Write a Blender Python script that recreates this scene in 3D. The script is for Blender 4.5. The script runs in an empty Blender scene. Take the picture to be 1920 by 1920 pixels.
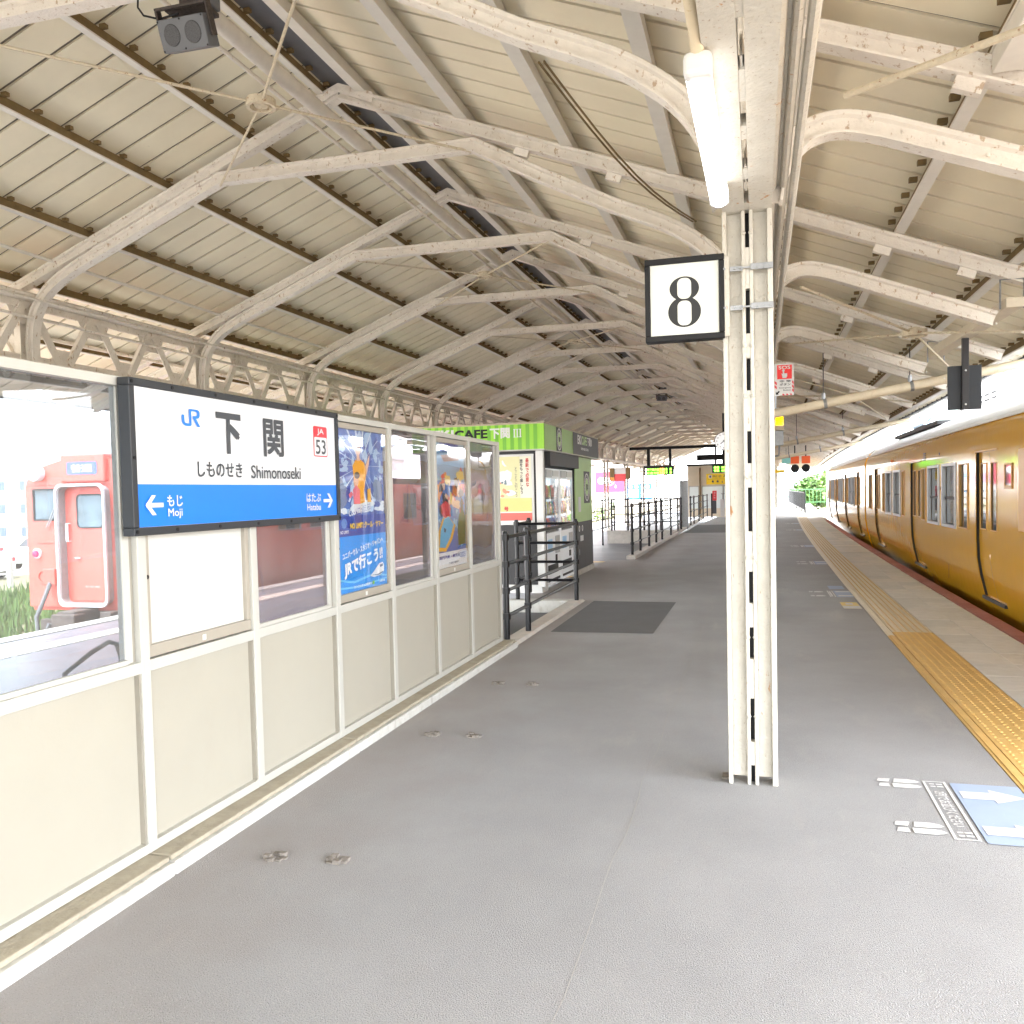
import bpy, bmesh, math, random
from mathutils import Vector, Matrix
random.seed(7)
R = math.radians
scn = bpy.context.scene
COL = scn.collection

# ------------------------------------------------------------------ camera
CAM_YAW, CAM_PITCH, CAM_ROLL = R(15.79), R(-2.39), R(-1.32)
def cam_axes():
    cy, sy = math.cos(CAM_YAW), math.sin(CAM_YAW)
    w = Vector((-sy*math.cos(CAM_PITCH), cy*math.cos(CAM_PITCH), math.sin(CAM_PITCH)))
    r0 = Vector((cy, sy, 0)); u0 = r0.cross(w)
    r = r0*math.cos(CAM_ROLL) + u0*math.sin(CAM_ROLL)
    u = -r0*math.sin(CAM_ROLL) + u0*math.cos(CAM_ROLL)
    return r, u, w
cd = bpy.data.cameras.new('camera'); cam = bpy.data.objects.new('camera', cd); COL.objects.link(cam)
_r, _u, _w = cam_axes()
cam.matrix_world = Matrix(((_r.x, _u.x, -_w.x, 0), (_r.y, _u.y, -_w.y, 0), (_r.z, _u.z, -_w.z, 1.5), (0, 0, 0, 1)))
cd.sensor_width = 36; cd.lens = 36*1630.3/1920; cd.shift_y = 32.3/1920
cd.clip_start = .05; cd.clip_end = 2000
scn.camera = cam

# ------------------------------------------------------------------ sky, sun, exposure
SUN_EL, SUN_AZ = R(58), R(200)          # azimuth measured clockwise from +Y
wd = bpy.data.worlds.new('World'); scn.world = wd; wd.use_nodes = True
nt = wd.node_tree; nt.nodes.clear()
out = nt.nodes.new('ShaderNodeOutputWorld'); bg = nt.nodes.new('ShaderNodeBackground')
sky = nt.nodes.new('ShaderNodeTexSky'); sky.sky_type = 'NISHITA'; sky.sun_disc = False
sky.sun_elevation = SUN_EL; sky.sun_rotation = SUN_AZ; sky.dust_density = 3.0; sky.air_density = 1.0; sky.ozone_density = 1.0
hsv = nt.nodes.new('ShaderNodeHueSaturation'); hsv.inputs['Saturation'].default_value = .34; hsv.inputs['Value'].default_value = 1.0
nt.links.new(sky.outputs[0], hsv.inputs['Color'])
# thin bright summer cloud over the whole sky
tc = nt.nodes.new('ShaderNodeTexCoord'); mp = nt.nodes.new('ShaderNodeMapping'); mp.inputs['Scale'].default_value = (1.4, 1.4, 3.4)
nz = nt.nodes.new('ShaderNodeTexNoise'); nz.inputs['Scale'].default_value = 2.2; nz.inputs['Detail'].default_value = 7; nz.inputs['Roughness'].default_value = .58
cr = nt.nodes.new('ShaderNodeValToRGB'); cr.color_ramp.elements[0].position = .36; cr.color_ramp.elements[1].position = .66
nt.links.new(tc.outputs['Generated'], mp.inputs[0]); nt.links.new(mp.outputs[0], nz.inputs['Vector']); nt.links.new(nz.outputs['Fac'], cr.inputs[0])
mx = nt.nodes.new('ShaderNodeMix'); mx.data_type = 'RGBA'; mx.blend_type = 'MIX'; mx.inputs['B'].default_value = (11.0, 11.2, 11.4, 1)
fm = nt.nodes.new('ShaderNodeMath'); fm.operation = 'MULTIPLY'; fm.inputs[1].default_value = .62
nt.links.new(cr.outputs[0], fm.inputs[0]); nt.links.new(fm.outputs[0], mx.inputs['Factor'])
nt.links.new(hsv.outputs[0], mx.inputs['A']); nt.links.new(mx.outputs['Result'], bg.inputs['Color'])
bg.inputs['Strength'].default_value = .15
nt.links.new(bg.outputs[0], out.inputs['Surface'])
sl = bpy.data.lights.new('sun', 'SUN'); sl.energy = .6; sl.angle = R(12); sl.color = (1, .96, .9)
so = bpy.data.objects.new('sun', sl); COL.objects.link(so)
sd = Vector((math.sin(SUN_AZ)*math.cos(SUN_EL), math.cos(SUN_AZ)*math.cos(SUN_EL), math.sin(SUN_EL)))
so.rotation_euler = (-sd).to_track_quat('-Z', 'Y').to_euler(); so.location = (0, 0, 40)
scn.view_settings.view_transform = 'Standard'; scn.view_settings.look = 'None'
scn.view_settings.gamma = 1.0; scn.view_settings.use_curve_mapping = False
scn.view_settings.exposure = 4.0
scn.render.engine = 'CYCLES'
scn.cycles.max_bounces = 10; scn.cycles.diffuse_bounces = 6; scn.cycles.glossy_bounces = 4
scn.cycles.transparent_max_bounces = 12; scn.cycles.sample_clamp_indirect = 6

# ------------------------------------------------------------------ geometry helpers
ORG = {}
def cx(y):                      # the platform bends gently to the right in the distance
    t = max(0.0, y-5.0); return .0004*t*t if t < 45 else .81+.036*(t-45)
def V3(*a): return Vector(a)

class MB:
    def __init__(s): s.v = []; s.f = []
    def add(s, vs, fs):
        o = len(s.v); s.v += [tuple(p) for p in vs]; s.f += [tuple(i+o for i in f) for f in fs]; return s
    def box(s, x0, y0, z0, x1, y1, z1):
        if x0 > x1: x0, x1 = x1, x0
        if y0 > y1: y0, y1 = y1, y0
        if z0 > z1: z0, z1 = z1, z0
        return s.add([(x0,y0,z0),(x1,y0,z0),(x1,y1,z0),(x0,y1,z0),(x0,y0,z1),(x1,y0,z1),(x1,y1,z1),(x0,y1,z1)],
                     [(0,3,2,1),(4,5,6,7),(0,1,5,4),(1,2,6,5),(2,3,7,6),(3,0,4,7)])
    def bar(s, p, q, w, h, up=(0,0,1)):
        p, q = Vector(p), Vector(q); d = (q-p).normalized(); a = d.cross(Vector(up))
        if a.length < 1e-5: a = d.cross(Vector((0,1,0)))
        a.normalize(); b = a.cross(d).normalized(); a = a*w/2; b = b*h/2
        return s.add([p-a-b,p+a-b,p+a+b,p-a+b,q-a-b,q+a-b,q+a+b,q-a+b],
                     [(0,1,2,3),(7,6,5,4),(0,4,5,1),(1,5,6,2),(2,6,7,3),(3,7,4,0)])
    def prism(s, poly, O, U, V, t):     # polygon in the plane O,U,V pushed out by t along U x V
        O, U, V = Vector(O), Vector(U), Vector(V); N = U.cross(V).normalized(); n = len(poly)
        a = [O+U*x+V*y for x, y in poly]; b = [p+N*t for p in a]
        return s.add(a+b, [tuple(range(n-1,-1,-1)), tuple(range(n,2*n))]+[(i,(i+1)%n,(i+1)%n+n,i+n) for i in range(n)])
    def sheet(s, poly, O, U, V, off=0.0):
        O, U, V = Vector(O), Vector(U), Vector(V); N = U.cross(V).normalized()
        return s.add([O+U*x+V*y+N*off for x, y in poly], [tuple(range(len(poly)))])
    def tube(s, pts, r, n=8, cap=True, closed=False):
        pts = [Vector(p) for p in pts]; m = len(pts); rings = []
        ref = None
        for i, p in enumerate(pts):
            if closed: d = pts[(i+1)%m]-pts[i-1]
            else: d = pts[min(i+1,m-1)]-pts[max(i-1,0)]
            d.normalize()
            if ref is None: ref = Vector((0,0,1)) if abs(d.z) < .9 else Vector((1,0,0))
            a = d.cross(ref).normalized(); b = a.cross(d).normalized(); ref = b
            rr = r[i] if isinstance(r, (list,tuple)) else r
            rings.append([p+a*math.cos(2*math.pi*k/n)*rr+b*math.sin(2*math.pi*k/n)*rr for k in range(n)])
        vs = [q for g in rings for q in g]; fs = []
        for i in range(m if closed else m-1):
            j = (i+1) % m
            fs += [(i*n+k, i*n+(k+1)%n, j*n+(k+1)%n, j*n+k) for k in range(n)]
        if cap and not closed: fs += [tuple(range(n-1,-1,-1)), tuple(range((m-1)*n, m*n))]
        return s.add(vs, fs)
    def sweep(s, prof, pts, bi):        # prof (a along bi, b along in-plane normal), open path, mitred
        pts = [Vector(p) for p in pts]; bi = Vector(bi).normalized(); m = len(pts); n = len(prof); vs = []
        for i, p in enumerate(pts):
            d0 = (pts[i]-pts[i-1]).normalized() if i else None; d1 = (pts[i+1]-pts[i]).normalized() if i < m-1 else None
            d = (d0+d1).normalized() if d0 and d1 else (d0 or d1)
            nn = bi.cross(d).normalized(); k = 1/max(.5, d.dot(d0)) if d0 and d1 else 1
            vs += [p+bi*a+nn*b*k for a, b in prof]
        fs = [(i*n+j, i*n+(j+1)%n, (i+1)*n+(j+1)%n, (i+1)*n+j) for i in range(m-1) for j in range(n)]
        fs += [tuple(range(n-1,-1,-1)), tuple(range((m-1)*n, m*n))]
        return s.add(vs, fs)
    def lathe(s, prof, O, ax=(0,0,1), n=16):
        O, d = Vector(O), Vector(ax).normalized(); a = d.cross(Vector((0,0,1)) if abs(d.z) < .9 else Vector((1,0,0))).normalized(); b = d.cross(a)
        vs = []; m = len(prof)
        for r, h in prof: vs += [O+d*h+(a*math.cos(2*math.pi*k/n)+b*math.sin(2*math.pi*k/n))*max(r,1e-4) for k in range(n)]
        fs = [(i*n+k, i*n+(k+1)%n, (i+1)*n+(k+1)%n, (i+1)*n+k) for i in range(m-1) for k in range(n)]
        if prof[0] != prof[-1]: fs += [tuple(range(n-1,-1,-1)), tuple(range((m-1)*n, m*n))]
        return s.add(vs, fs)
    def ring(s, O, ax, r0, r1, t, n=24):
        return s.lathe([(r0,0),(r1,0),(r1,t),(r0,t),(r0,0)], O, ax, n)
    def build(s, name, m, parent=None, warp=False, smooth=False, bevel=0, seg=2, stuff=False, fix=True):
        o0 = ORG.get(parent.name, Vector()) if parent else Vector()
        vs = [(x+(cx(y) if warp else 0)-o0.x, y-o0.y, z-o0.z) for x, y, z in s.v]
        me = bpy.data.meshes.new(name); me.from_pydata(vs, [], s.f); me.update()
        if fix:
            bm = bmesh.new(); bm.from_mesh(me); bmesh.ops.recalc_face_normals(bm, faces=bm.faces); bm.to_mesh(me); bm.free()
        if m: me.materials.append(m)
        if smooth:
            me.polygons.foreach_set('use_smooth', [True]*len(me.polygons))
            if smooth != 'all':
                try: me.set_sharp_from_angle(angle=R(40))
                except Exception: pass
        o = bpy.data.objects.new(name, me); COL.objects.link(o)
        if parent: o.parent = parent
        ORG[o.name] = o0.copy()
        if bevel:
            b = o.modifiers.new('bevel', 'BEVEL'); b.width = bevel; b.segments = seg; b.limit_method = 'ANGLE'; b.angle_limit = R(40)
        if stuff: o['kind'] = 'stuff'
        return o

def tag(o, label, cat, group=None, kind=None):
    if label: o['label'] = label
    if cat: o['category'] = cat
    if group: o['group'] = group
    if kind: o['kind'] = kind
    return o
def thing(name, label, cat, loc=(0,0,0), group=None):
    o = bpy.data.objects.new(name, None); COL.objects.link(o); o.location = loc; o.empty_display_size = .2
    ORG[o.name] = Vector(loc); return tag(o, label, cat, group)
def structure(o): o['kind'] = 'structure'; return o
def dup(o, delta, label=None, group=None, parent=None):
    c = o.copy(); COL.objects.link(c)
    ORG[c.name] = ORG.get(o.name, Vector()) + (Vector(delta) if parent is None else Vector())
    if parent: c.parent = parent
    else: c.location = o.location + Vector(delta)
    for ch in o.children: dup(ch, (0,0,0), parent=c)
    if label: c['label'] = label
    if group: c['group'] = group
    return c
def piece(o, parent, loc, rotz=0):          # one more copy of an alike piece, sharing its mesh
    c = o.copy(); COL.objects.link(c); c.parent = parent; c.location = loc
    if rotz: c.rotation_euler = (0,0,rotz)
    return c

def ell(cx_, cy_, rx, ry, n=24, a0=0, a1=2*math.pi): return [(cx_+rx*math.cos(a0+(a1-a0)*i/n), cy_+ry*math.sin(a0+(a1-a0)*i/n)) for i in range(n if abs(a1-a0) > 6.2 else n+1)]
def rrect(x0, y0, x1, y1, r, n=4):
    p = []
    for (a, b, t) in ((x1-r,y0+r,-.5),(x1-r,y1-r,0),(x0+r,y1-r,.5),(x0+r,y0+r,1)):
        p += [(a+r*math.cos(math.pi*(t+.5*i/n)), b+r*math.sin(math.pi*(t+.5*i/n))) for i in range(n+1)]
    return p
def rect(x0, y0, x1, y1): return [(x0,y0),(x1,y0),(x1,y1),(x0,y1)]

def text(body, O, U, V, m, w=None, h=None, parent=None, name='lettering', bold=0.0, size=1.0, shear=0, off=0.0, res=3):
    """flat lettering centred on O, fitted to w x h, in the plane U,V"""
    c = bpy.data.curves.new('t', 'FONT'); c.body = body; c.size = size; c.resolution_u = res; c.shear = shear
    ob = bpy.data.objects.new('t', c); COL.objects.link(ob)
    dg = bpy.context.evaluated_depsgraph_get(); dg.update()
    me = bpy.data.meshes.new_from_object(ob.evaluated_get(dg))
    bpy.data.objects.remove(ob); bpy.data.curves.remove(c)
    xs = [v.co.x for v in me.vertices]; ys = [v.co.y for v in me.vertices]
    if not xs: return None
    x0, x1, y0, y1 = min(xs), max(xs), min(ys), max(ys)
    if w and h: sx, sy = w/(x1-x0), h/(y1-y0)
    elif h: sx = sy = h/(y1-y0)
    else: sx = sy = w/(x1-x0)
    O, U, V = Vector(O), Vector(U), Vector(V); N = U.cross(V).normalized()
    mb = MB()
    k = bold*size*.75; sh = [(0,0)] if not bold else [(k,k),(-k,k),(k,-k),(-k,-k),(0,0)]
    if bold: sx *= (x1-x0)/(x1-x0+2*k); sy *= (y1-y0)/(y1-y0+2*k)
    for i, (dx, dy) in enumerate(sh):
        mb.add([O+U*((v.co.x-(x0+x1)/2+dx)*sx)+V*((v.co.y-(y0+y1)/2+dy)*sy)+N*(off+i*.00004) for v in me.vertices], [tuple(p.vertices) for p in me.polygons])
    bpy.data.meshes.remove(me)
    return mb.build(name, m, parent, fix=False)

# ------------------------------------------------------------------ materials
MATS = {}
def srgb(r, g, b):
    f = lambda c: (c/255/12.92) if c/255 <= .04045 else ((c/255+.055)/1.055)**2.4
    return (f(r), f(g), f(b))
def mat(name, c, rough=.6, metal=0.0, var=.12, vscale=6.0, bump=0.0, bscale=60.0, spec=.5, c2=None, coat=0.0, emit=0.0, alpha=1.0, stain=None, detail=4, bstretch=None):
    if name in MATS: return MATS[name]
    m = bpy.data.materials.new(name); m.use_nodes = True; t = m.node_tree; b = t.nodes['Principled BSDF']
    b.inputs['Roughness'].default_value = rough; b.inputs['Metallic'].default_value = metal
    b.inputs['Specular IOR Level'].default_value = spec
    if coat: b.inputs['Coat Weight'].default_value = coat; b.inputs['Coat Roughness'].default_value = .04
    c2 = c2 or tuple(max(0, x*(1-var)) for x in c)
    g = t.nodes.new('ShaderNodeNewGeometry')
    n1 = t.nodes.new('ShaderNodeTexNoise'); n1.inputs['Scale'].default_value = vscale; n1.inputs['Detail'].default_value = detail; n1.inputs['Roughness'].default_value = .6
    t.links.new(g.outputs['Position'], n1.inputs['Vector'])
    r = t.nodes.new('ShaderNodeValToRGB'); r.color_ramp.elements[0].position = .3; r.color_ramp.elements[1].position = .7
    r.color_ramp.elements[0].color = (*c2, 1); r.color_ramp.elements[1].color = (*c, 1)
    t.links.new(n1.outputs['Fac'], r.inputs[0]); colour = r.outputs[0]
    for k, (sc, thr, width, scol, stretch, amt) in enumerate(stain or []):
        mpn = t.nodes.new('ShaderNodeMapping'); mpn.inputs['Scale'].default_value = stretch; mpn.inputs['Location'].default_value = (k*7.3, k*3.1, k*1.7)
        t.links.new(g.outputs['Position'], mpn.inputs[0])
        ns = t.nodes.new('ShaderNodeTexNoise'); ns.inputs['Scale'].default_value = sc; ns.inputs['Detail'].default_value = 6; ns.inputs['Roughness'].default_value = .65
        t.links.new(mpn.outputs[0], ns.inputs['Vector'])
        rs = t.nodes.new('ShaderNodeMapRange'); rs.inputs['From Min'].default_value = thr; rs.inputs['From Max'].default_value = thr+width; rs.inputs['To Max'].default_value = amt
        t.links.new(ns.outputs['Fac'], rs.inputs['Value'])
        mixn = t.nodes.new('ShaderNodeMix'); mixn.data_type = 'RGBA'; mixn.inputs['B'].default_value = (*scol, 1)
        t.links.new(rs.outputs[0], mixn.inputs['Factor']); t.links.new(colour, mixn.inputs['A']); colour = mixn.outputs['Result']
    t.links.new(colour, b.inputs['Base Color'])
    if bump:
        n2 = t.nodes.new('ShaderNodeTexNoise'); n2.inputs['Scale'].default_value = bscale; n2.inputs['Detail'].default_value = 3
        if bstretch:
            mb_ = t.nodes.new('ShaderNodeMapping'); mb_.inputs['Scale'].default_value = bstretch
            t.links.new(g.outputs['Position'], mb_.inputs[0]); t.links.new(mb_.outputs[0], n2.inputs['Vector'])
        else: t.links.new(g.outputs['Position'], n2.inputs['Vector'])
        bp = t.nodes.new('ShaderNodeBump'); bp.inputs['Strength'].default_value = bump; bp.inputs['Distance'].default_value = .01
        t.links.new(n2.outputs['Fac'], bp.inputs['Height']); t.links.new(bp.outputs[0], b.inputs['Normal'])
    if emit:
        b.inputs['Emission Color'].default_value = (*c, 1); b.inputs['Emission Strength'].default_value = emit
    MATS[name] = m; return m
def flat(name, c, rough=.5, **k): return mat(name, c, rough=rough, var=.03, **k)
def glass(name, tint=(1,1,1), rough=0.0, f0=1.5, dirt=.06, dirtcol=(.75,.75,.75)):
    if name in MATS: return MATS[name]
    m = bpy.data.materials.new(name); m.use_nodes = True; t = m.node_tree; t.nodes.clear()
    o = t.nodes.new('ShaderNodeOutputMaterial'); tr = t.nodes.new('ShaderNodeBsdfTransparent'); tr.inputs[0].default_value = (*tint, 1)
    gl = t.nodes.new('ShaderNodeBsdfGlossy'); gl.inputs['Roughness'].default_value = rough
    fr = t.nodes.new('ShaderNodeLayerWeight'); fr.inputs['Blend'].default_value = .5
    pw = t.nodes.new('ShaderNodeMath'); pw.operation = 'POWER'; pw.inputs[1].default_value = 5.0; t.links.new(fr.outputs['Facing'], pw.inputs[0])
    mr = t.nodes.new('ShaderNodeMath'); mr.operation = 'MULTIPLY_ADD'; mr.inputs[1].default_value = f0*.96; mr.inputs[2].default_value = f0*.04; mr.use_clamp = True
    t.links.new(pw.outputs[0], mr.inputs[0])
    mxs = t.nodes.new('ShaderNodeMixShader'); t.links.new(mr.outputs[0], mxs.inputs[0]); t.links.new(tr.outputs[0], mxs.inputs[1]); t.links.new(gl.outputs[0], mxs.inputs[2])
    df = t.nodes.new('ShaderNodeBsdfDiffuse'); df.inputs[0].default_value = (*dirtcol, 1)
    g = t.nodes.new('ShaderNodeNewGeometry'); n = t.nodes.new('ShaderNodeTexNoise'); n.inputs['Scale'].default_value = 3; n.inputs['Detail'].default_value = 6
    t.links.new(g.outputs['Position'], n.inputs['Vector'])
    m2 = t.nodes.new('ShaderNodeMath'); m2.operation = 'MULTIPLY'; m2.inputs[1].default_value = dirt*2; t.links.new(n.outputs['Fac'], m2.inputs[0])
    # uneven sheet: slow ripple in what it mirrors
    n3 = t.nodes.new('ShaderNodeTexNoise'); n3.inputs['Scale'].default_value = 1.6; n3.inputs['Detail'].default_value = 1; t.links.new(g.outputs['Position'], n3.inputs['Vector'])
    bp = t.nodes.new('ShaderNodeBump'); bp.inputs['Strength'].default_value = .12; bp.inputs['Distance'].default_value = .05
    t.links.new(n3.outputs['Fac'], bp.inputs['Height']); t.links.new(bp.outputs[0], gl.inputs['Normal'])
    mx2 = t.nodes.new('ShaderNodeMixShader'); t.links.new(m2.outputs[0], mx2.inputs[0]); t.links.new(mxs.outputs[0], mx2.inputs[1]); t.links.new(df.outputs[0], mx2.inputs[2])
    t.links.new(mx2.outputs[0], o.inputs['Surface']); MATS[name] = m; return m
def glow(name, c, s):
    if name in MATS: return MATS[name]
    m = bpy.data.materials.new(name); m.use_nodes = True; t = m.node_tree; t.nodes.clear()
    o = t.nodes.new('ShaderNodeOutputMaterial'); e = t.nodes.new('ShaderNodeEmission'); e.inputs[0].default_value = (*c, 1); e.inputs[1].default_value = s
    t.links.new(e.outputs[0], o.inputs[0]); MATS[name] = m; return m

RUST = (.23, .075, .02)
M_STEEL = mat('peeling_cream_paint_on_steel', (.74,.69,.62), .62, var=.12, vscale=9, bump=.5, bscale=70,
              stain=[(26,.60,.05,(.36,.24,.13),(1,1,.6),.75), (9,.66,.05,RUST,(1,1,.5),.8), (3,.56,.3,(.50,.42,.31),(1,1,.4),.5)])
M_STEEL_COL = mat('thick_cracked_white_paint', (.54,.515,.455), .58, var=.1, vscale=14, bump=.55, bscale=48,
              stain=[(60,.62,.04,(.26,.19,.12),(1,1,.45),.7), (12,.645,.05,(.40,.17,.03),(1,1,.35),.9), (4,.55,.3,(.40,.35,.26),(1,1,.3),.6)])
M_SEAM = mat('seam_shade_strip', (.17,.14,.105), .7, var=.2, vscale=6)  # shade of the grooves between roof sheets, painted as a dark strip
M_ROOF = mat('beige_steel_roof_sheet', (.78,.71,.54), .55, var=.10, vscale=1.6, bump=.05, bscale=20,
              stain=[(14,.68,.08,(.36,.29,.2),(.5,1,1),.35), (1.1,.55,.3,(.62,.54,.40),(1,1,1),.5)])
M_PURLIN = mat('white_painted_purlin', (.68,.65,.59), .6, var=.08, vscale=8, stain=[(30,.68,.05,(.35,.25,.16),(1,1,1),.6)])
M_PURLIN_BROWN = mat('dirt_and_shade_purlin_brown', (.20,.135,.055), .8, var=.3, vscale=10)  # on purlins: dirt plus the channel's shade put into the colour
M_DARK = mat('dark_grey_paint', (.012,.0125,.0145), .55, var=.2, vscale=8)
M_BLACK = flat('black_paint', (.0035,.0035,.0045), .5, spec=.3)
M_RIDGE = mat('blue_grey_ridge_flashing', (.17,.17,.185), .6, var=.15)
M_FASCIA = mat('grey_fascia_sheet', (.06,.065,.07), .6, var=.2, vscale=3)
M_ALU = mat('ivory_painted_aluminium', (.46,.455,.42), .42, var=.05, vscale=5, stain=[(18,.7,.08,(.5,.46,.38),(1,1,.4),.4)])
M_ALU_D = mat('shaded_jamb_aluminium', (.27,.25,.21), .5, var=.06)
M_CREAM = mat('cream_fibre_panel', (.37,.35,.295), .5, var=.05, vscale=2.2, bump=.03, bscale=90, stain=[(3.2,.58,.3,(.32,.29,.235),(1,1,.5),.5), (50,.74,.03,(.4,.33,.25),(1,1,1),.5)])
M_WHITE = flat('white_board', (.62,.62,.61), .4)
M_SIGNWHITE = flat('sign_white', (.60,.615,.64), .35)
M_SIGNBLUE = flat('sign_blue', (.006,.165,.70), .35)
M_LOGOBLUE = flat('logo_blue', (.01,.17,.72), .4)
M_SIGNGREY = flat('sign_dark_grey', (.022,.025,.03), .5)
M_RED = flat('sign_red', (.72,.035,.05), .4)
M_YELLOW = flat('sign_yellow', (.85,.58,.01), .45)
M_GLASS = glass('wall_glass', (.58,.61,.64), 0.0, 1.3, .075)
M_GLASS_T = glass('tinted_wall_glass', (.50,.47,.50), 0.0, 1.0, .09)
M_DGLASS = mat('dark_window_glass', (.02,.024,.026), .04, var=.3, vscale=1.5, spec=.8)
M_LAMP = glow('lit_lamp_tube', (1,.98,.95), .45)
M_CONC = mat('pale_concrete', (.50,.48,.43), .85, var=.2, vscale=7, bump=.35, bscale=45, stain=[(5,.56,.2,(.36,.33,.27),(1,1,1),.5)])
M_KERB = mat('whitewashed_kerb', (.54,.54,.51), .8, var=.12, vscale=16, bump=.6, bscale=30, stain=[(13,.57,.1,(.34,.32,.27),(1,1,.4),.6), (30,.66,.06,(.3,.27,.22),(1,1,1),.5)])
M_KERBTOP = mat('worn_kerb_top', (.40,.36,.28), .85, var=.22, vscale=12, bump=.6, bscale=28, stain=[(8,.55,.12,(.38,.34,.26),(1,.35,1),.7)])

# ================================================================== THE SETTING: ground, platforms, tracks
YB, YE = -20.0, 78.0
LOWZ = -.45
M_ASPH = mat('worn_grey_asphalt', (.375,.377,.382), .9, var=.16, vscale=1.1, bump=.9, bscale=210,
             stain=[(150,.58,.06,(.52,.51,.50),(1,1,1),.7), (170,.58,.06,(.13,.128,.125),(1,1,1),.65), (.55,.50,.25,(.29,.29,.295),(1,.5,1),.7), (2.3,.60,.18,(.44,.425,.40),(1,.3,1),.7)])
def dust_by_wall(m):
    t = m.node_tree; b = t.nodes['Principled BSDF']; src = b.inputs['Base Color'].links[0].from_socket
    g = t.nodes.new('ShaderNodeNewGeometry'); sx = t.nodes.new('ShaderNodeSeparateXYZ'); t.links.new(g.outputs['Position'], sx.inputs[0])
    n = t.nodes.new('ShaderNodeTexNoise'); n.inputs['Scale'].default_value = 2.2; n.inputs['Detail'].default_value = 7; t.links.new(g.outputs['Position'], n.inputs['Vector'])
    ad = t.nodes.new('ShaderNodeMath'); ad.operation = 'MULTIPLY_ADD'; ad.inputs[1].default_value = 1.3; t.links.new(n.outputs['Fac'], ad.inputs[0]); t.links.new(sx.outputs['X'], ad.inputs[2])
    mr = t.nodes.new('ShaderNodeMapRange'); mr.inputs['From Min'].default_value = -.75; mr.inputs['From Max'].default_value = -1.75; mr.inputs['To Max'].default_value = .40; t.links.new(ad.outputs[0], mr.inputs['Value'])
    mx = t.nodes.new('ShaderNodeMix'); mx.data_type = 'RGBA'; mx.inputs['B'].default_value = (.34,.285,.255,1); t.links.new(mr.outputs[0], mx.inputs['Factor']); t.links.new(src, mx.inputs['A']); t.links.new(mx.outputs['Result'], b.inputs['Base Color'])
dust_by_wall(M_ASPH)
M_ASPH_D = mat('newer_dark_asphalt_patch', (.145,.147,.152), .9, var=.12, vscale=3, bump=.8, bscale=200, stain=[(150,.62,.06,(.24,.24,.24),(1,1,1),.5)])
M_LOW = mat('smooth_wet_looking_asphalt', (.17,.175,.19), .45, var=.2, vscale=1.4, stain=[(1.2,.5,.2,(.27,.27,.285),(.4,1,1),.7)])
M_TILE = [mat('pale_paving_%d' % i, c, .75, var=.1, vscale=9, bump=.2, bscale=120, stain=[(4,.56,.2,(.42,.42,.41),(1,1,1),.4)]) for i, c in enumerate([(.76,.775,.785), (.70,.72,.73), (.80,.80,.795)])]
M_REDT = [mat('dull_red_paving_%d' % i, c, .8, var=.15, vscale=9, bump=.2, bscale=120, stain=[(8,.58,.2,(.45,.30,.29),(1,1,1),.5)]) for i, c in enumerate([(.42,.16,.15), (.46,.20,.185)])]
M_TACT = mat('yellow_tactile_paving', (.70,.46,.16), .55, var=.14, vscale=7, bump=.15, bscale=90, stain=[(10,.57,.15,(.62,.38,.12),(1,1,1),.6)])
M_TACT_PALE = mat('pale_tactile_paving', (.76,.69,.56), .5, var=.12, vscale=7, stain=[(10,.57,.15,(.70,.60,.44),(1,1,1),.5)])  # paler tactile colour, used for the blocks farther along
M_TACT_DOT = mat('ochre_tactile_bars', (.58,.40,.17), .5, var=.12, vscale=9)
M_MARK = mat('white_floor_paint', (.66,.66,.66), .6, var=.06, vscale=40, stain=[(45,.64,.06,(.42,.42,.42),(1,1,1),.7)])
M_BALLAST = mat('track_ballast', (.34,.27,.22), .95, var=.45, vscale=30, bump=1.0, bscale=26, c2=(.15,.12,.10))
M_GROUND = mat('yard_ground', (.30,.27,.22), .95, var=.3, vscale=.3)
M_RAIL = mat('rusty_rail', (.19,.115,.075), .5, metal=.3, var=.3)

def strip(mb, x0, x1, y0, y1, z0, z1, step=2.0):
    n = max(1, int(round((y1-y0)/step))); ys = [y0+(y1-y0)*i/n for i in range(n+1)]; vs = []
    for y in ys: vs += [(x0,y,z0),(x1,y,z0),(x1,y,z1),(x0,y,z1)]
    fs = [(i*4+k, i*4+(k+1)%4, i*4+4+(k+1)%4, i*4+4+k) for i in range(n) for k in range(4)] + [(3,2,1,0), (n*4,n*4+1,n*4+2,n*4+3)]
    return mb.add(vs, fs)

g = MB(); g.sheet(rect(-400,-300,400,700), (0,0,-1.75), (1,0,0), (0,1,0)); structure(g.build('ground', M_GROUND))
g = MB()
strip(g, -2.50, 1.215, YB, 11.6, -1.3, 0); strip(g, -3.2, 1.215, 11.6, 18.6, -1.3, 0); strip(g, -2.74, 1.215, 18.6, YE, -1.3, 0)
platform = structure(g.build('platform', M_ASPH, warp=True))
g = MB(); strip(g, 1.215, 2.525, YB, 52, -1.3, -.032); strip(g, 1.215, 2.525, 52, YE, -1.3, -.002)
base = g.build('platform_edge_base', M_CONC, platform, warp=True)
g = MB(); strip(g, -10.55, -2.5, YB, YE, -1.35, LOWZ)
low = structure(g.build('low_platform', M_LOW, warp=True))
g = MB(); strip(g, -10.6, -10.25, YB, YE, LOWZ-.1, LOWZ+.012); g.build('edge_coping', M_CONC, low, warp=True)
g = MB(); strip(g, -15.0, -10.6, YB, 110, -1.6, -1.42); strip(g, 2.53, 9.0, YB, 160, -1.6, -1.22); structure(g.build('ballast_bed', M_BALLAST, warp=True))
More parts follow.
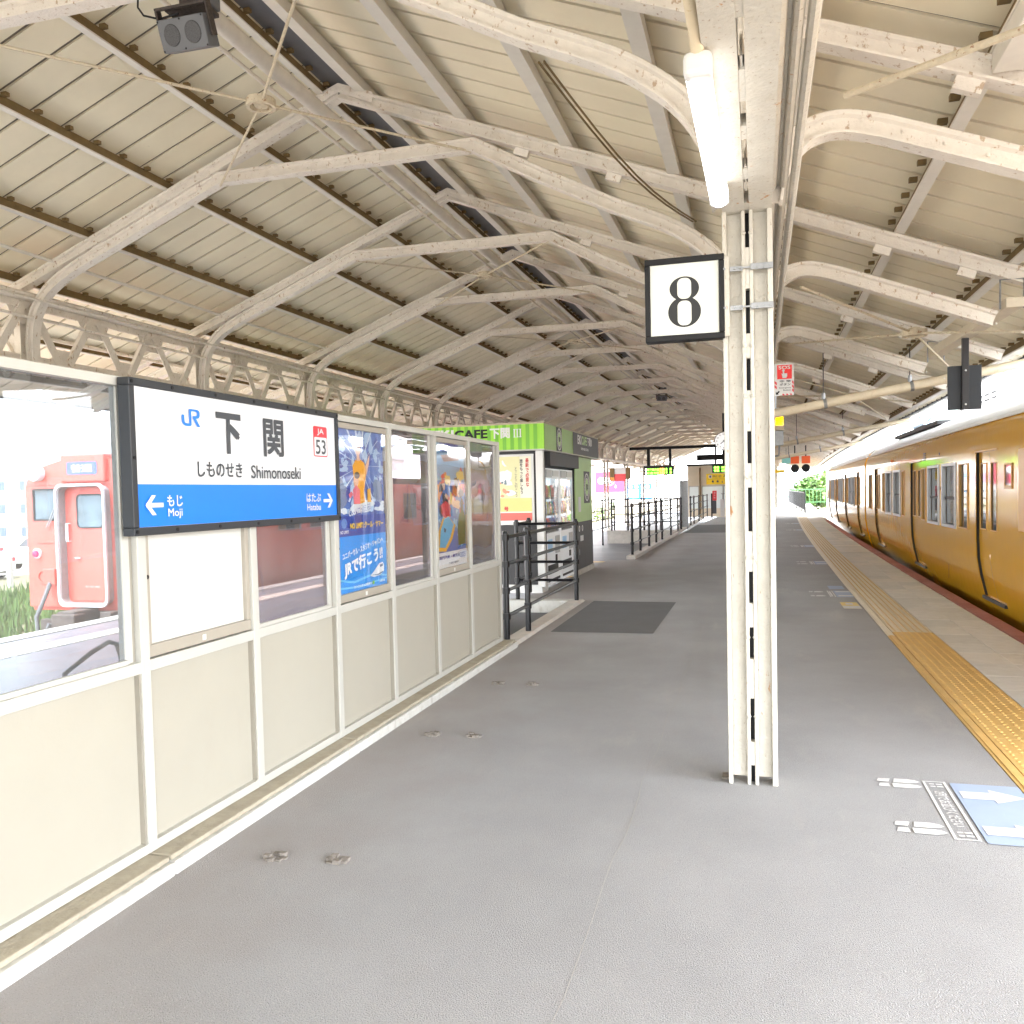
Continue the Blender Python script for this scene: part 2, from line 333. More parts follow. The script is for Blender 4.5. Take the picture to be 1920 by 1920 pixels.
for xr in (-13.15, -12.08, 3.55, 4.62):
    g = MB(); strip(g, xr-.035, xr+.035, YB, 150, -1.42 if xr < 0 else -1.22, -1.28 if xr < 0 else -1.08, 3)
    r_ = g.build('rail', M_RAIL, None, warp=True); tag(r_, {-13.15:'outer rusty rail of the track under the red railcar', -12.08:'rusty rail nearest the low platform under the red railcar', 3.55:'rusty rail nearest the raised platform under the ochre train', 4.62:'outer rusty rail under the ochre train'}[xr], 'rail', 'track rails')
# grass verge beyond the left track
M_GRASS = mat('grass_blades', (.10,.17,.03), .8, var=.5, vscale=3, c2=(.05,.10,.015))
M_WEED = mat('dry_verge_soil', (.22,.19,.10), .95, var=.4, vscale=2)
g = MB(); g.sheet(rect(-30,-4,-15,140), (0,0,-1.5), (1,0,0), (0,1,0)); structure(g.build('verge', M_WEED))
g = MB(); rr = random.Random(3)
for i in range(9000):
    if i < 6500: x = rr.uniform(-24,-15.2); y = rr.uniform(12,34)
    else: x = rr.uniform(5.6,12)+cx(90); y = rr.uniform(55,140)
    h = rr.uniform(.15,.5)*(1.3 if x > 0 else 1); a = rr.uniform(0,6.28); w = .05*(2.2 if x > 0 else 1); lx, ly = rr.uniform(-.15,.15), rr.uniform(-.15,.15)
    z = -1.5 if x < 0 else -1.25
    g.add([(x-w*math.cos(a),y-w*math.sin(a),z),(x+w*math.cos(a),y+w*math.sin(a),z),(x+lx,y+ly,z+h)], [(0,1,2)])
tag(g.build('grass', M_GRASS, fix=False), 'bright green grass growing beside the tracks', 'grass', kind='stuff')

# --- dust, patches and cut-off stubs on the asphalt
def floorpoly(poly, m, name, z=.004, parent=None):
    g = MB(); g.sheet(poly, (0,0,z), (1,0,0), (0,1,0)); return g.build(name, m, parent or platform, warp=False, fix=False)
rr = random.Random(5)
pj = [(-.575+.012*math.sin(i*1.3)+rr.uniform(-.006,.006), 1.2+i*.25) for i in range(60)]
floorpoly([(x-.0012,y) for x, y in pj]+[(x+.0012,y) for x, y in pj[::-1]], mat('paving_joint_dust', (.42,.40,.37), .9), 'paving_joint', .003)
floorpoly([(-2.15,9.03),(-1.06,9.06),(-1.05,11.62),(-2.16,11.66)], M_ASPH_D, 'asphalt_patch', .003)
floorpoly([(-2.4,30),(-.2,30.2),(-.2,37),(-2.4,36.6)], M_ASPH_D, 'asphalt_patch', .003)
pl = [(1.205,7.0),(1.205,9.35),(1.16,9.1),(1.10,8.6),(1.13,8.2),(1.09,7.9),(1.12,7.4)]
pass
M_STUB = mat('rusty_cut_bolt', (.30,.27,.24), .8, var=.5, vscale=40, bump=.8, bscale=60)
for i, (x, y) in enumerate(((-1.95,3.16),(-1.68,3.19),(-1.97,5.03),(-1.70,5.05),(-1.98,6.50),(-1.70,6.51))):
    g = MB(); a = .5*i
    for k in range(7):
        b = a+k*.9; g.box(x+.035*math.cos(b)-.016, y+.028*math.sin(b)-.012, -.002, x+.035*math.cos(b)+.014, y+.028*math.sin(b)+.012, .006+.006*((k*5+i)%3))
    g.build('bolt_stub', M_STUB, platform)

# --- tactile line, pale paving and red edge, laid piece by piece where they can be told apart
def dots_block(bars):
    g = MB(); g.box(-.19,-.149,-.03,.19,.149,0); return g
def dome(mb, x, y, r, h, n=8):
    mb.lathe([(r,0),(r*.75,h*.75),(r*.4,h)], (x,y,0), (0,0,1), n)
tb = MB(); tb.box(-.19,-.1485,-.03,.19,.1485,.001); td = MB()
for i in range(6):
    for j in range(5): dome(td, -.156+i*.0625, -.12+j*.06, .0125, .006)
block0 = tb.build('tactile_block', M_TACT, platform); dot0 = td.build('tactile_dots', M_TACT, block0, smooth=True); dot0['kind'] = 'stuff'
pale_me = block0.data.copy(); pale_me.materials.clear(); pale_me.materials.append(M_TACT_PALE)
dpale_me = dot0.data.copy(); dpale_me.materials.clear(); dpale_me.materials.append(M_TACT_DOT)
y = 3.35; first = True
while y < 44:
    x = 1.485+cx(y)
    if first: block0.location = (x,y,0); first = False; b, d = block0, dot0
    else:
        b = piece(block0, platform, (x,y,0)); d = dot0.copy(); COL.objects.link(d); d.parent = b
    if y > 9.4: b.data = pale_me; d.data = dpale_me
    y += .3
g = MB(); strip(g, 1.222, 1.288, 3.2, 9.25, -.03, .001); strip(g, 1.24, 1.27, 3.2, 9.25, .001, .007); g.build('tactile_inner_bar', M_TACT, platform, warp=True)
g = MB(); strip(g, 1.222, 1.288, 9.25, 44, -.03, .001); strip(g, 1.235, 1.275, 9.25, 44, .001, .007); g.build('tactile_inner_bar', M_TACT_PALE, platform, warp=True)
g = MB(); strip(g, 1.295, 1.675, 44.1, YE, -.03, .002); g.build('tactile_far_line', M_TACT_PALE, platform, warp=True)
def paver(w, l, m, name):
    g = MB(); g.box(-w/2,-l/2,-.031,w/2,l/2,0); return g.build(name, m, platform)
pv = [paver(.323,.492,m,'paving_slab') for m in M_TILE]; rv = [paver(.153,.492,m,'edge_slab') for m in M_REDT]
rr = random.Random(11); k = 0
usedp = set()
def put(protos, x, y, z, key):
    i = rr.choice(range(len(protos)))
    if (id(protos[i])) not in usedp: usedp.add(id(protos[i])); protos[i].location = (x+cx(y),y,z); return
    piece(protos[i], platform, (x+cx(y),y,z))
y = 3.2
while y < 40:
    for x in (1.845, 2.172): put(pv, x, y, rr.uniform(-.002,.001), 'p')
    put(rv, 2.440, y, rr.uniform(-.001,.002), 'r')
    y += .497
g = MB(); strip(g, 1.68, 2.35, 39.8, 52, -.031, -.001); g.build('far_paving', M_TILE[0], platform, warp=True)

# --- painted waiting marks
def foot(x, y, m=None):
    L, W = .205, .068; polys = []
    for s, dy in ((1,.037),(-1,-.037)):
        heel = [(x,y+dy-.022),(x+.055,y+dy-.026),(x+.06+.008*s,y+dy+.026),(x+.012,y+dy+.024)]
        sole = [(x+.073+.004*s,y+dy-.03),(x+.15,y+dy-.033),(x+L-.02,y+dy-.022),(x+L,y+dy-.002),(x+L-.02,y+dy+.02),(x+.15,y+dy+.032),(x+.078+.010*s,y+dy+.03)]
        polys += [heel, sole]
    return polys
mk = MB()
for yy in (4.655, 4.06):
    for p in foot(.565, yy): mk.sheet(p, (0,0,.004), (1,0,0), (0,1,0))
mk.build('painted_footprints', M_MARK, platform, fix=False)
def frame_poly(mb, x0, y0, x1, y1, t, z):
    for a in (rect(x0,y0,x1,y0+t), rect(x0,y1-t,x1,y1), rect(x0,y0+t,x0+t,y1-t), rect(x1-t,y0+t,x1,y1-t)): mb.sheet(a, (0,0,z), (1,0,0), (0,1,0))
mk = MB(); frame_poly(mk, .782, 3.955, .888, 4.715, .012, .004); mk.build('painted_frame', M_MARK, platform, fix=False)
text('2列でお並びください', (.835,4.335,.004), (0,-1,0), (1,0,0), M_MARK, .46, .056, platform, bold=.02)
mk = MB()
for yy in (4.655,4.02):
    for dy in (-.018,.018):
        mk.sheet(rect(.808,yy+dy-.008,.832,yy+dy+.008), (0,0,.004), (1,0,0), (0,1,0)); mk.sheet(rect(.838,yy+dy-.009,.868,yy+dy+.009), (0,0,.004), (1,0,0), (0,1,0))
mk.build('painted_foot_icons', M_MARK, platform, fix=False)
M_MAT = mat('faded_blue_floor_sheet', (.33,.41,.56), .55, var=.08, vscale=6, stain=[(30,.66,.05,(.5,.55,.62),(1,1,1),.5)])
mk = MB(); mk.sheet(rrect(.905,3.935,1.212,4.705,.012), (0,0,.004), (1,0,0), (0,1,0)); mk.build('blue_floor_sheet', M_MAT, platform, fix=False)
mk = MB()
for yy in (4.53,4.08):
    mk.sheet([(.925,yy-.05),(1.06,yy-.05),(1.06,yy-.095),(1.2,yy),(1.06,yy+.095),(1.06,yy+.05),(.925,yy+.05)], (0,0,.0065), (1,0,0), (0,1,0))
mk.build('white_arrows', M_MARK, platform, fix=False)
def bars(y, s=1.0):
    mk = MB(); X = cx(y)
    for dy in (.22,-.25):
        for p in foot(.66+X, y+dy): mk.sheet(p, (0,0,.004), (1,0,0), (0,1,0))
        mk.sheet(rect(1.02+X,y+dy-.06,1.21+X,y+dy+.06), (0,0,.0065), (1,0,0), (0,1,0))
    frame_poly(mk, .91+X, y-.38, .985+X, y+.35, .014, .004)
    mk.sheet(rect(.93+X,y-.3,.955+X,y+.27), (0,0,.004), (1,0,0), (0,1,0))
    mk.build('painted_waiting_mark', M_MARK, platform, fix=False)
    mk = MB(); mk.sheet(rect(.995+X,y-.4,1.212+X,y+.37), (0,0,.004), (1,0,0), (0,1,0)); mk.build('blue_floor_sheet', M_MAT, platform, fix=False)
for yy in (12.75,17.9,22.9,31.4,37): bars(yy)
mk = MB(); mk.sheet(rect(.99,13.3,1.2,13.75), (0,0,.004), (1,0,0), (0,1,0)); mk.build('blue_floor_sheet', M_MAT, platform, fix=False)
mk = MB(); mk.sheet(rect(1.0,11.2,1.205,11.82), (0,0,.004), (1,0,0), (0,1,0)); mk.build('yellow_floor_sticker', mat('faded_yellow_sticker', (.76,.60,.22), .6), platform, fix=False)
mk = MB(); mk.sheet(rect(1.0,11.2,1.205,11.45), (0,0,.0065), (1,0,0), (0,1,0)); mk.sheet(rect(1.06,11.56,1.14,11.72), (0,0,.0065), (1,0,0), (0,1,0)); mk.build('sticker_band', M_MARK, platform, fix=False)
# left platform: yellow tactile dashes, yellow passage lines
mk = MB()
y = 3.0
while y < 40:
    strip(mk, -9.55, -9.2, y, y+.26, LOWZ, LOWZ+.008, 1); y += .33
tag(mk.build('tactile_dashes', M_TACT_PALE, low, warp=True), None, None, kind='stuff')
mk = MB()
for (a, b, c, d) in ((-6.9,19.3,-3.3,19.7), (-6.2,23.4,-3.0,23.75)): mk.sheet(rect(a,b,c,d), (0,0,LOWZ+.004), (1,0,0), (0,1,0))
mk.build('yellow_line', M_TACT, low, fix=False)

# ================================================================== THE CANOPY
D0, Y0 = 2.90, 4.54; NF0, NF1 = -2, 21
XC = -3.66; SLL, SLR = .388, .385; XL, XRT = -9.9, 2.86
def zroof(x, top): return top-(SLL*(XC-x) if x < XC else SLR*(x-XC))
roof = thing('canopy_roof', 'long gabled canopy roof of beige steel sheets over the platforms', 'roof', (XC,Y0,5.4))
PITCH = D0/9
def sheet_mesh(xa, xb):
    p = PITCH; prof = [(0,0),(p-.034,0),(p-.034,.034),(p,.034),(p,.055),(0,.055)]
    za, zb = zroof(xa, 5.39), zroof(xb, 5.39); vs = [(xa,y,za+z) for y, z in prof]+[(xb,y,zb+z) for y, z in prof]; n = len(prof)
    fs = [(i,(i+1)%n,(i+1)%n+n,i+n) for i in range(n)] + [(0,1,2,5),(2,3,4,5),(n,n+5,n+2,n+1),(n+2,n+5,n+4,n+3)]
    return vs, fs
ys0 = -16; ns = int((Y0+NF1*D0+1-ys0)/PITCH); NEAR = 148
ys0 = Y0-PITCH*round((Y0-ys0)/PITCH)
for xa, xb in ((XL,XC),(XC,XRT)):
    vs, fs = sheet_mesh(xa, xb); proto = None; far = MB()
    for i in range(ns):
        y = ys0+i*PITCH
        if i < NEAR:
            if proto is None:
                g = MB(); g.add(vs, fs); proto = g.build('roof_sheet', M_ROOF, roof); p_ = PITCH; sv = []
                for xq in (xa, xb): sv += [(xq,p_-.033,zroof(xq,5.39)+.016),(xq,p_-.001,zroof(xq,5.39)+.016),(xq,p_-.001,zroof(xq,5.39)+.030),(xq,p_-.033,zroof(xq,5.39)+.030)]
                seam_shade = MB().add(sv, [(0,1,2,3),(7,6,5,4),(0,4,5,1),(1,5,6,2),(2,6,7,3),(3,7,4,0)]).build('seam_shade', M_SEAM, proto)
                proto.location = (cx(y), y, 0)
            else:
                q_ = piece(proto, roof, (cx(y), y, 0)); sm_ = seam_shade.copy(); COL.objects.link(sm_); sm_.parent = q_
        else: far.add([(a+cx(y), b+y, c) for a, b, c in vs], fs)
    far.build('far_roof_sheets', M_ROOF, roof, stuff=True)
# purlins
PD_L = (.18,.98,1.90,2.86,3.80,4.75,5.6); PD_R = (.22,1.18,2.12,3.02,3.95,4.75,5.55,6.3)
def yline(f, y0, y1, step=D0):       # sweep a cross-section polygon [(x,z)] along the bending platform
    n = max(1, int((y1-y0)/step)); mb = MB(); m = len(f); vs = []
    for i in range(n+1):
        y = y0+(y1-y0)*i/n; vs += [(x, y, z) for x, z in f]
    fs = [(i*m+k, i*m+(k+1)%m, (i+1)*m+(k+1)%m, (i+1)*m+k) for i in range(n) for k in range(m)] + [tuple(range(m-1,-1,-1)), tuple(range(n*m,n*m+m))]
    return mb.add(vs, fs)
PY0, PY1 = -15.9, Y0+NF1*D0+.6
for side, PD, sl in ((-1,PD_L,SLL),(1,PD_R,SLR)):
    for d in PD:
        x = XC+side*d; zt = zroof(x, 5.386); zb = zt-.105; up = 1 if side < 0 else -1      # up: direction of the uphill side
        towardL = (side > 0 and x > .1) or side < 0
        if side < 0:
            f = [(x-.03,zb),(x+.035,zb),(x+.035,zb+.012),(x-.018,zb+.012),(x-.018,zt-.02),(x-.03,zt-.02)]
            p = yline(f, PY0, PY1).build('purlin', M_PURLIN, roof, warp=True)
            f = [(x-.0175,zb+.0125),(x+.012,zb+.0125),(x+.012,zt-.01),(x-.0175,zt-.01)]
            yline(f, PY0, PY1).build('purlin_shade_web', M_PURLIN_BROWN, p, warp=True)  # lining strip whose brown carries the shade inside the channel
        elif x < .1:
            f = [(x-.05,zb-.01),(x+.05,zb-.02),(x+.05,zt-.03),(x-.05,zt-.01)]
            yline(f, PY0, PY1).build('purlin', M_PURLIN, roof, warp=True)
        else:
            f = [(x-.045,zb),(x+.03,zb-.01),(x+.03,zt-.02),(x+.018,zt-.02),(x+.018,zb+.012),(x-.045,zb+.014)]
            p = yline(f, PY0, PY1).build('purlin', M_PURLIN, roof, warp=True)
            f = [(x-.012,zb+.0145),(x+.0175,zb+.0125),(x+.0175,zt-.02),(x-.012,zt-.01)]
            yline(f, PY0, PY1).build('purlin_shade_web', M_PURLIN_BROWN, p, warp=True)
# sheet clips on the purlins
g = MB()
for i in range(40,126):
    y = ys0+i*PITCH+PITCH-.02
    for side, PD in ((-1,PD_L),(1,PD_R)):
        for d in PD:
            x = XC+side*d
            if side > 0 and x < .1: continue
            z = zroof(x,5.388); a = x+.06 if side < 0 else x-.06
            g.box(a-.026, y-.012, z-.034, a+.026, y+.026, z-.004)
g.build('sheet_clips', M_PURLIN_BROWN, roof, warp=True, stuff=True)
# ridge flashing with notched edge
f = [(XC-.16,5.318),(XC+.05,5.352),(XC+.05,5.358),(XC-.16,5.325)]
rf = yline(f, PY0, PY1).build('ridge_flashing', M_RIDGE, roof, warp=True)
g = MB()
for i in range(40,125):
    y = ys0+i*PITCH
    g.add([(XC-.24,y+.03,5.30),(XC-.16,y+.03,5.330),(XC-.16,y+.25,5.330),(XC-.24,y+.25,5.30)], [(0,1,2,3)])
g.build('flashing_tabs', M_RIDGE, rf, warp=True, stuff=True)
yline([(XC-.35,5.26),(XC,5.395),(XC+.35,5.245),(XC+.35,5.29),(XC,5.47),(XC-.35,5.31)] if False else [(XC-.45,5.30),(XC,5.452),(XC+.45,5.28),(XC+.45,5.30),(XC,5.475),(XC-.45,5.32)], PY0, PY1).build('ridge_cap', M_RIDGE, roof, warp=True)
# grey fascia and gutter along both eaves
for xs, s in ((XRT,1),(XL,-1)):
    zc = zroof(xs,5.39); f = [(xs-.01*s,zc-.02),(xs+.03*s,zc-.02),(xs+.03*s,zc+.20),(xs-.01*s,zc+.20)]
    fa = yline(f, PY0, PY1).build('fascia', M_FASCIA, roof, warp=True)
    g = MB()
    for i in range(190):
        y = PY0+.3+i*.42; g.box(xs-.028*s, y, zc-.0185, xs-.012*s, y+.02, zc+.02)
    g.build('fascia_ribs', M_DARK, fa, warp=True, stuff=True)
    f = [(xs+.031*s,zc-.01),(xs+.13*s,zc-.01),(xs+.14*s,zc+.08),(xs+.12*s,zc+.08),(xs+.115*s,zc+.007),(xs+.031*s,zc+.007)]
    yline(f, PY0, PY1).build('gutter', M_CONC, roof, warp=True)
# white cover boards on the sheets near the camera
g = MB()
for (x0, x1, y0, y1) in ((.30,1.02,3.46,3.86),(1.28,1.9,3.2,3.80),(.30,1.02,2.6,3.455)):
    g.add([(x0,y0,zroof(x0,5.382)),(x1,y0,zroof(x1,5.382)),(x1,y1,zroof(x1,5.382)),(x0,y1,zroof(x0,5.382)),(x0,y0,zroof(x0,5.372)),(x1,y0,zroof(x1,5.372)),(x1,y1,zroof(x1,5.372)),(x0,y1,zroof(x0,5.372))],
          [(0,3,2,1),(4,5,6,7),(0,1,5,4),(1,2,6,5),(2,3,7,6),(3,0,4,7)])
g.build('cover_board', M_PURLIN, roof)
for (x, w, y0, y1) in ((.215,.10,2.4,4.44),(1.15,.20,2.4,4.50)):
    zt = zroof(x,5.36); MB().box(x-w/2,y0,zt-.15,x+w/2,y1,zt-.05).build('boxed_purlin', M_PURLIN, roof, bevel=.004)

# --- trusses bent from old rails
RP = [(-.052,-.06),(.052,-.06),(.052,-.048),(.010,-.04),(.009,.022),(.031,.032),(.031,.052),(.022,.06),(-.022,.06),(-.031,.052),(-.031,.032),(-.009,.022),(-.010,-.04),(-.052,-.048)]
def smooth_path(pts, k=3):
    out = []; n = len(pts)
    for i in range(n-1):
        p0, p1, p2, p3 = pts[max(0,i-1)], pts[i], pts[i+1], pts[min(n-1,i+2)]
        for j in range(k):
            t = j/k; out.append(tuple(.5*((2*p1[a])+(-p0[a]+p2[a])*t+(2*p0[a]-5*p1[a]+4*p2[a]-p3[a])*t*t+(-p0[a]+3*p1[a]-3*p2[a]+p3[a])*t**3) for a in range(2)))
    return out+[pts[-1]]
CL = [(-7.26,2.98),(-7.255,3.2),(-7.20,3.46),(-7.08,3.64),(-6.92,3.77),(-6.67,3.90),(-6.32,4.04),(-5.74,4.27)]
CR = [(-1.15,3.915),(-.72,3.72),(-.49,3.575),(-.33,3.43),(-.22,3.26),(-.16,3.08),(-.145,2.90)]
chord = smooth_path(CL)[:-1]+[(-5.74,4.27),(-4.94,4.585),(-2.38,4.575),(-1.84,4.275)]+smooth_path(CR)
BR = smooth_path([(.075,2.90),(.10,3.03),(.15,3.12),(.22,3.195),(.32,3.235),(.44,3.235),(.6,3.19)])+[(1.75,2.74)]
BLm = smooth_path([(-7.395,2.98),(-7.42,3.08),(-7.47,3.18),(-7.54,3.26),(-7.64,3.305),(-7.76,3.305),(-7.92,3.265)])+[(-9.07,2.83)]
BLm = BLm[::-1]
def path3(p): return [(x,0,z) for x, z in p]
truss = thing('roof_truss', '', 'truss', (XC,0,4.6))
ZR = 5.205
rl = MB().sweep(RP, [(-9.82,0,ZR-SLL*6.16),(XC-.01,0,ZR)], (0,-1,0)).build('rafter', M_STEEL, truss)
rr_ = MB().sweep(RP, [(XC+.01,0,ZR),(2.5,0,ZR-SLR*6.16)], (0,-1,0)).build('rafter', M_STEEL, truss)
lc = MB().sweep(RP, path3(chord), (0,-1,0)).build('lower_chord', M_STEEL, truss, smooth=True)
MB().sweep(RP, path3(BR), (0,-1,0)).build('eave_bracket', M_STEEL, truss, smooth=True)
MB().sweep(RP, path3(BLm), (0,-1,0)).build('eave_bracket', M_STEEL, truss, smooth=True)
# splice plates, ridge gusset, packing blocks
MB().prism([(-.34,-.14),(0,.0),(.34,-.145),(.34,-.045),(0,.085),(-.34,-.035)], (XC,-.014,ZR), (1,0,0), (0,0,1), .012).build('ridge_gusset', M_STEEL, truss, bevel=.003)
MB().bar((-4.05,-.018,4.582),(-3.27,-.018,4.578), .012, .085).build('splice_plate', M_STEEL, truss, bevel=.003)
for x in (-5.2,-6.3): MB().bar((x,0,zroof(x,5.115)),(x-.12,0,zroof(x-.12,5.115)), .05, .06).build('packing_block', M_STEEL, truss)
for x in (-1.2,-2.0,.9,1.5): MB().bar((x,0,zroof(x,5.115)),(x+.12,0,zroof(x+.12,5.115)), .05, .07).build('packing_block', M_STEEL, truss)
g = MB()                                            # rivets
def rivet(mb, x, y, z, r=.011): mb.lathe([(r,0),(r*.8,.006),(r*.3,.009)], (x,y,z), (0,-1,0), 6)
for i in range(8): rivet(g, -4.0+i*.098, -.024, 4.58+(.018 if i % 2 else -.018))
for i in range(14):
    t = i/13; rivet(g, -7.1+2.1*t, -.010, zroof(-7.1+2.1*t, 5.215)); rivet(g, -2.2+2.1*t, -.010, zroof(-2.2+2.1*t, 5.215))
for i in range(10): rivet(g, .5+i*.18, -.010, 3.235-.425*max(0,(.5+i*.18)-.48)+.01)
for i in range(5):
    for s in (-1,1): rivet(g, XC+s*(.04+i*.07), -.020, ZR-.39*(.04+i*.07)+.02)
g.build('rivets', M_STEEL, truss, stuff=True)
ORD = ['nearest','second','third','fourth','fifth','sixth','seventh','eighth','ninth','tenth','eleventh','twelfth','thirteenth','fourteenth','fifteenth','sixteenth','seventeenth','eighteenth','nineteenth','twentieth','twenty-first','twenty-second','twenty-third']
TR = 'roof trusses bent from old rails'
def trl(n):
    if n == 0: return 'peeling cream rail truss joining the near column carrying the loudspeaker'
    if n == 1: return 'cream rail truss first beyond the near column, over the station name sign'
    return 'cream rail truss, %s one beyond the near column' % ORD[n-1]
for n in range(0, NF1+1):
    y = Y0+n*D0
    t = truss if n == 0 else dup(truss, (0,0,0))
    t.location = (XC+cx(y), y, 4.6); t['label'] = trl(n); t['group'] = TR

# --- lattice girders on both column lines
def girder(x, zb, zt, label, nb0, nb1, xw=.116):
    gi = thing('lattice_girder', label, 'girder', (x,Y0,zb), 'lattice girders carrying the canopy')
    y0, y1 = Y0+nb0*D0, Y0+nb1*D0
    for nm, z0, z1 in (('bottom_chord',zb,zb+.012),('top_chord',zt-.012,zt)):
        for s in (-1,1):
            xi = x+s*.011; xo = x+s*xw
            up = nm == 'bottom_chord'
            f = [(xi,z0),(xo,z0),(xo,z1),(xi+s*.01,z1),(xi+s*.01,z1+.07 if up else z0-.07),(xi,z1+.07 if up else z0-.07)]
            yline(f, y0, y1).build(nm, M_STEEL_COL if x > -1 else M_STEEL, gi, warp=True)
    g = MB()
    for i in range(int((y1-y0)/.46)):           # batten plates closing the slot, leaving dark gaps
        yy = y0+.46*i+.12; g.box(x-.0105, yy, zb+.002, x+.0105, yy+(.13 if i % 3 else .24), zb+.05)
    g.build('battens', M_STEEL_COL if x > -1 else M_STEEL, gi, warp=True, stuff=True)
    d1 = d2 = gp = None; st = D0/3
    a = MB().bar((x+.02,.05,zt-.10),(x+.02,st/2-.05,zb+.08), .008, .06, (1,0,0)).v
    for b in range(nb0*3, nb1*3):
        yy = Y0+b*st
        if yy > 48: break
        if d1 is None:
            d1 = MB().bar((x+.02,.06,zt-.06),(x+.02,st/2-.07,zb+.05), .10, .01, (1,0,0)).build('diagonal', M_STEEL, gi)
            d2 = MB().bar((x+.012,st/2+.07,zb+.05),(x+.012,st-.06,zt-.06), .085, .05, (1,0,0)).build('angle_diagonal', M_STEEL, gi)
            gp = MB().prism([(st/2-.17,zb+.01),(st/2+.17,zb+.01),(st/2+.13,zb+.20),(st/2-.13,zb+.20)], (x-.004,0,0), (0,1,0), (0,0,1), .008).build('gusset_plate', M_STEEL, gi)
            gt = MB().prism([(-.28,zt-.01),(.28,zt-.01),(.14,zt-.25),(-.14,zt-.25)], (x-.004,0,0), (0,1,0), (0,0,1), .008).build('gusset_plate', M_STEEL, gi)
            for o in (d1,d2,gp,gt): o.location = (cx(yy), yy-0, 0)
        else:
            for o in (d1,d2,gp,gt): piece(o, gi, (cx(yy), yy, 0))
    hp = None
    for n in range(nb0, min(nb1+1, 17)):        # hanger plates at every truss
        yy = Y0+n*D0
        if hp is None: hp = MB().box(x-.05,-.11,zb+.012,x-.038,.11,zt).box(x-.038,-.11,zb+.012,x+.03,-.098,zt).build('hanger_plate', M_STEEL, gi); hp.location = (cx(yy), yy, 0)
        else: piece(hp, gi, (cx(yy), yy, 0))
    return gi
girder(-7.32, 2.97, 3.62, 'lattice girder on the left column line above the glass screen wall', -2, NF1)
girder(-.035, 2.86, 3.52, 'lattice girder resting on the near column along the right line', -2, NF1)

# --- columns
def column_near():
    c = thing('steel_column', 'thick white painted column of paired steel channels carrying the number 8 sign', 'column', (-.035,Y0,0), 'canopy columns')
    g = MB()
    for s in (-1,1):
        x0, x1 = (-.155,-.045) if s < 0 else (-.025,.085)
        g = MB(); g.box(x0, Y0-.055, 0, x0+(.022 if s < 0 else .018), Y0+.055, 2.86); g.box(x1-(.018 if s < 0 else .026), Y0-.055, 0, x1, Y0+.055, 2.86)
        g.box(x0+.0215 if s < 0 else x0+.0175, Y0-.006, .03, x1-(.0175 if s < 0 else .0255), Y0+.006, 2.86)
        o = g.build('steel_channel', M_STEEL_COL, c, bevel=.004)
    sp = None; z = .10; i = 0
    while z < 2.8:
        h = .20 if i % 2 else .12
        sp = MB().box(-.0447, Y0-.05, z, -.0253, Y0+.05, z+h).build('spacer', M_STEEL_COL, c)
        z += h+(.16 if i % 3 else .22); i += 1
    MB().box(-.0445, Y0+.0, 0, -.0255, Y0+.004, 2.86).build('back_plate', M_BLACK, c)
    g = MB()
    for z in (.35,.75,1.15,1.55,1.95,2.2,2.75):
        for x in (-.052,-.018): g.lathe([(.012,0),(.009,.006),(.003,.009)], (x,Y0-.055,z), (0,-1,0), 6)
    g.build('rivets', M_STEEL_COL, c, stuff=True)
    g = MB().box(-.19, Y0+.0, 0.002, -.155, Y0+.09, .012).build('socket_rim', M_STUB, c)
    return c
column_near()
def column_plain(x, y, z0, z1, label, grp='canopy columns', first=[None]):
    if first[0] is None:
        c = thing('steel_column', label, 'column', (0,0,0), grp)
        for s in (-1,1): MB().box(s*.075-.045,-.07,0,s*.075-.03,.07,1).box(s*.075+.03,-.07,0,s*.075+.045,.07,1).box(s*.075-.03,-.007,0,s*.075+.03,.007,1).build('steel_channel', M_STEEL_COL, c)
        b = MB()
        for k in range(5): b.box(-.135,-.09,.12+.19*k,.135,.09,.13+.19*k)
        b.build('band', M_STEEL, c); MB().lathe([(.2,0),(.2,.01),(.15,.04)], (0,0,0), n=10).build('base', M_STEEL, c)
        first[0] = c
    else: c = dup(first[0], (0,0,0), label, grp)
    c.location = (x+cx(y), y, z0); c.scale = (1,1,z1-z0); return c
for i, n in enumerate((2,4,6,8,10,12,14,16,18,20)):
    y = Y0+n*D0; column_plain(-.035, y, 0, 2.86, 'white steel column on the right line, %s one behind the near column' % ORD[i].replace('nearest','first'))
for i, n in enumerate((2,4,6,8.8,10.8,12.8,14.85,16.85,18.9,20.9)):
    y = Y0+n*D0; c = column_plain(-7.32, y, LOWZ, 2.97, ('cream column on the left line hidden behind the screen wall, %s' % ('nearest','middle','farthest')[i]) if i < 3 else 'slim cream column standing on the low platform, %s along the left line' % ORD[i])
    if n > 12: c.location.x = -7.32+cx(y)*.6

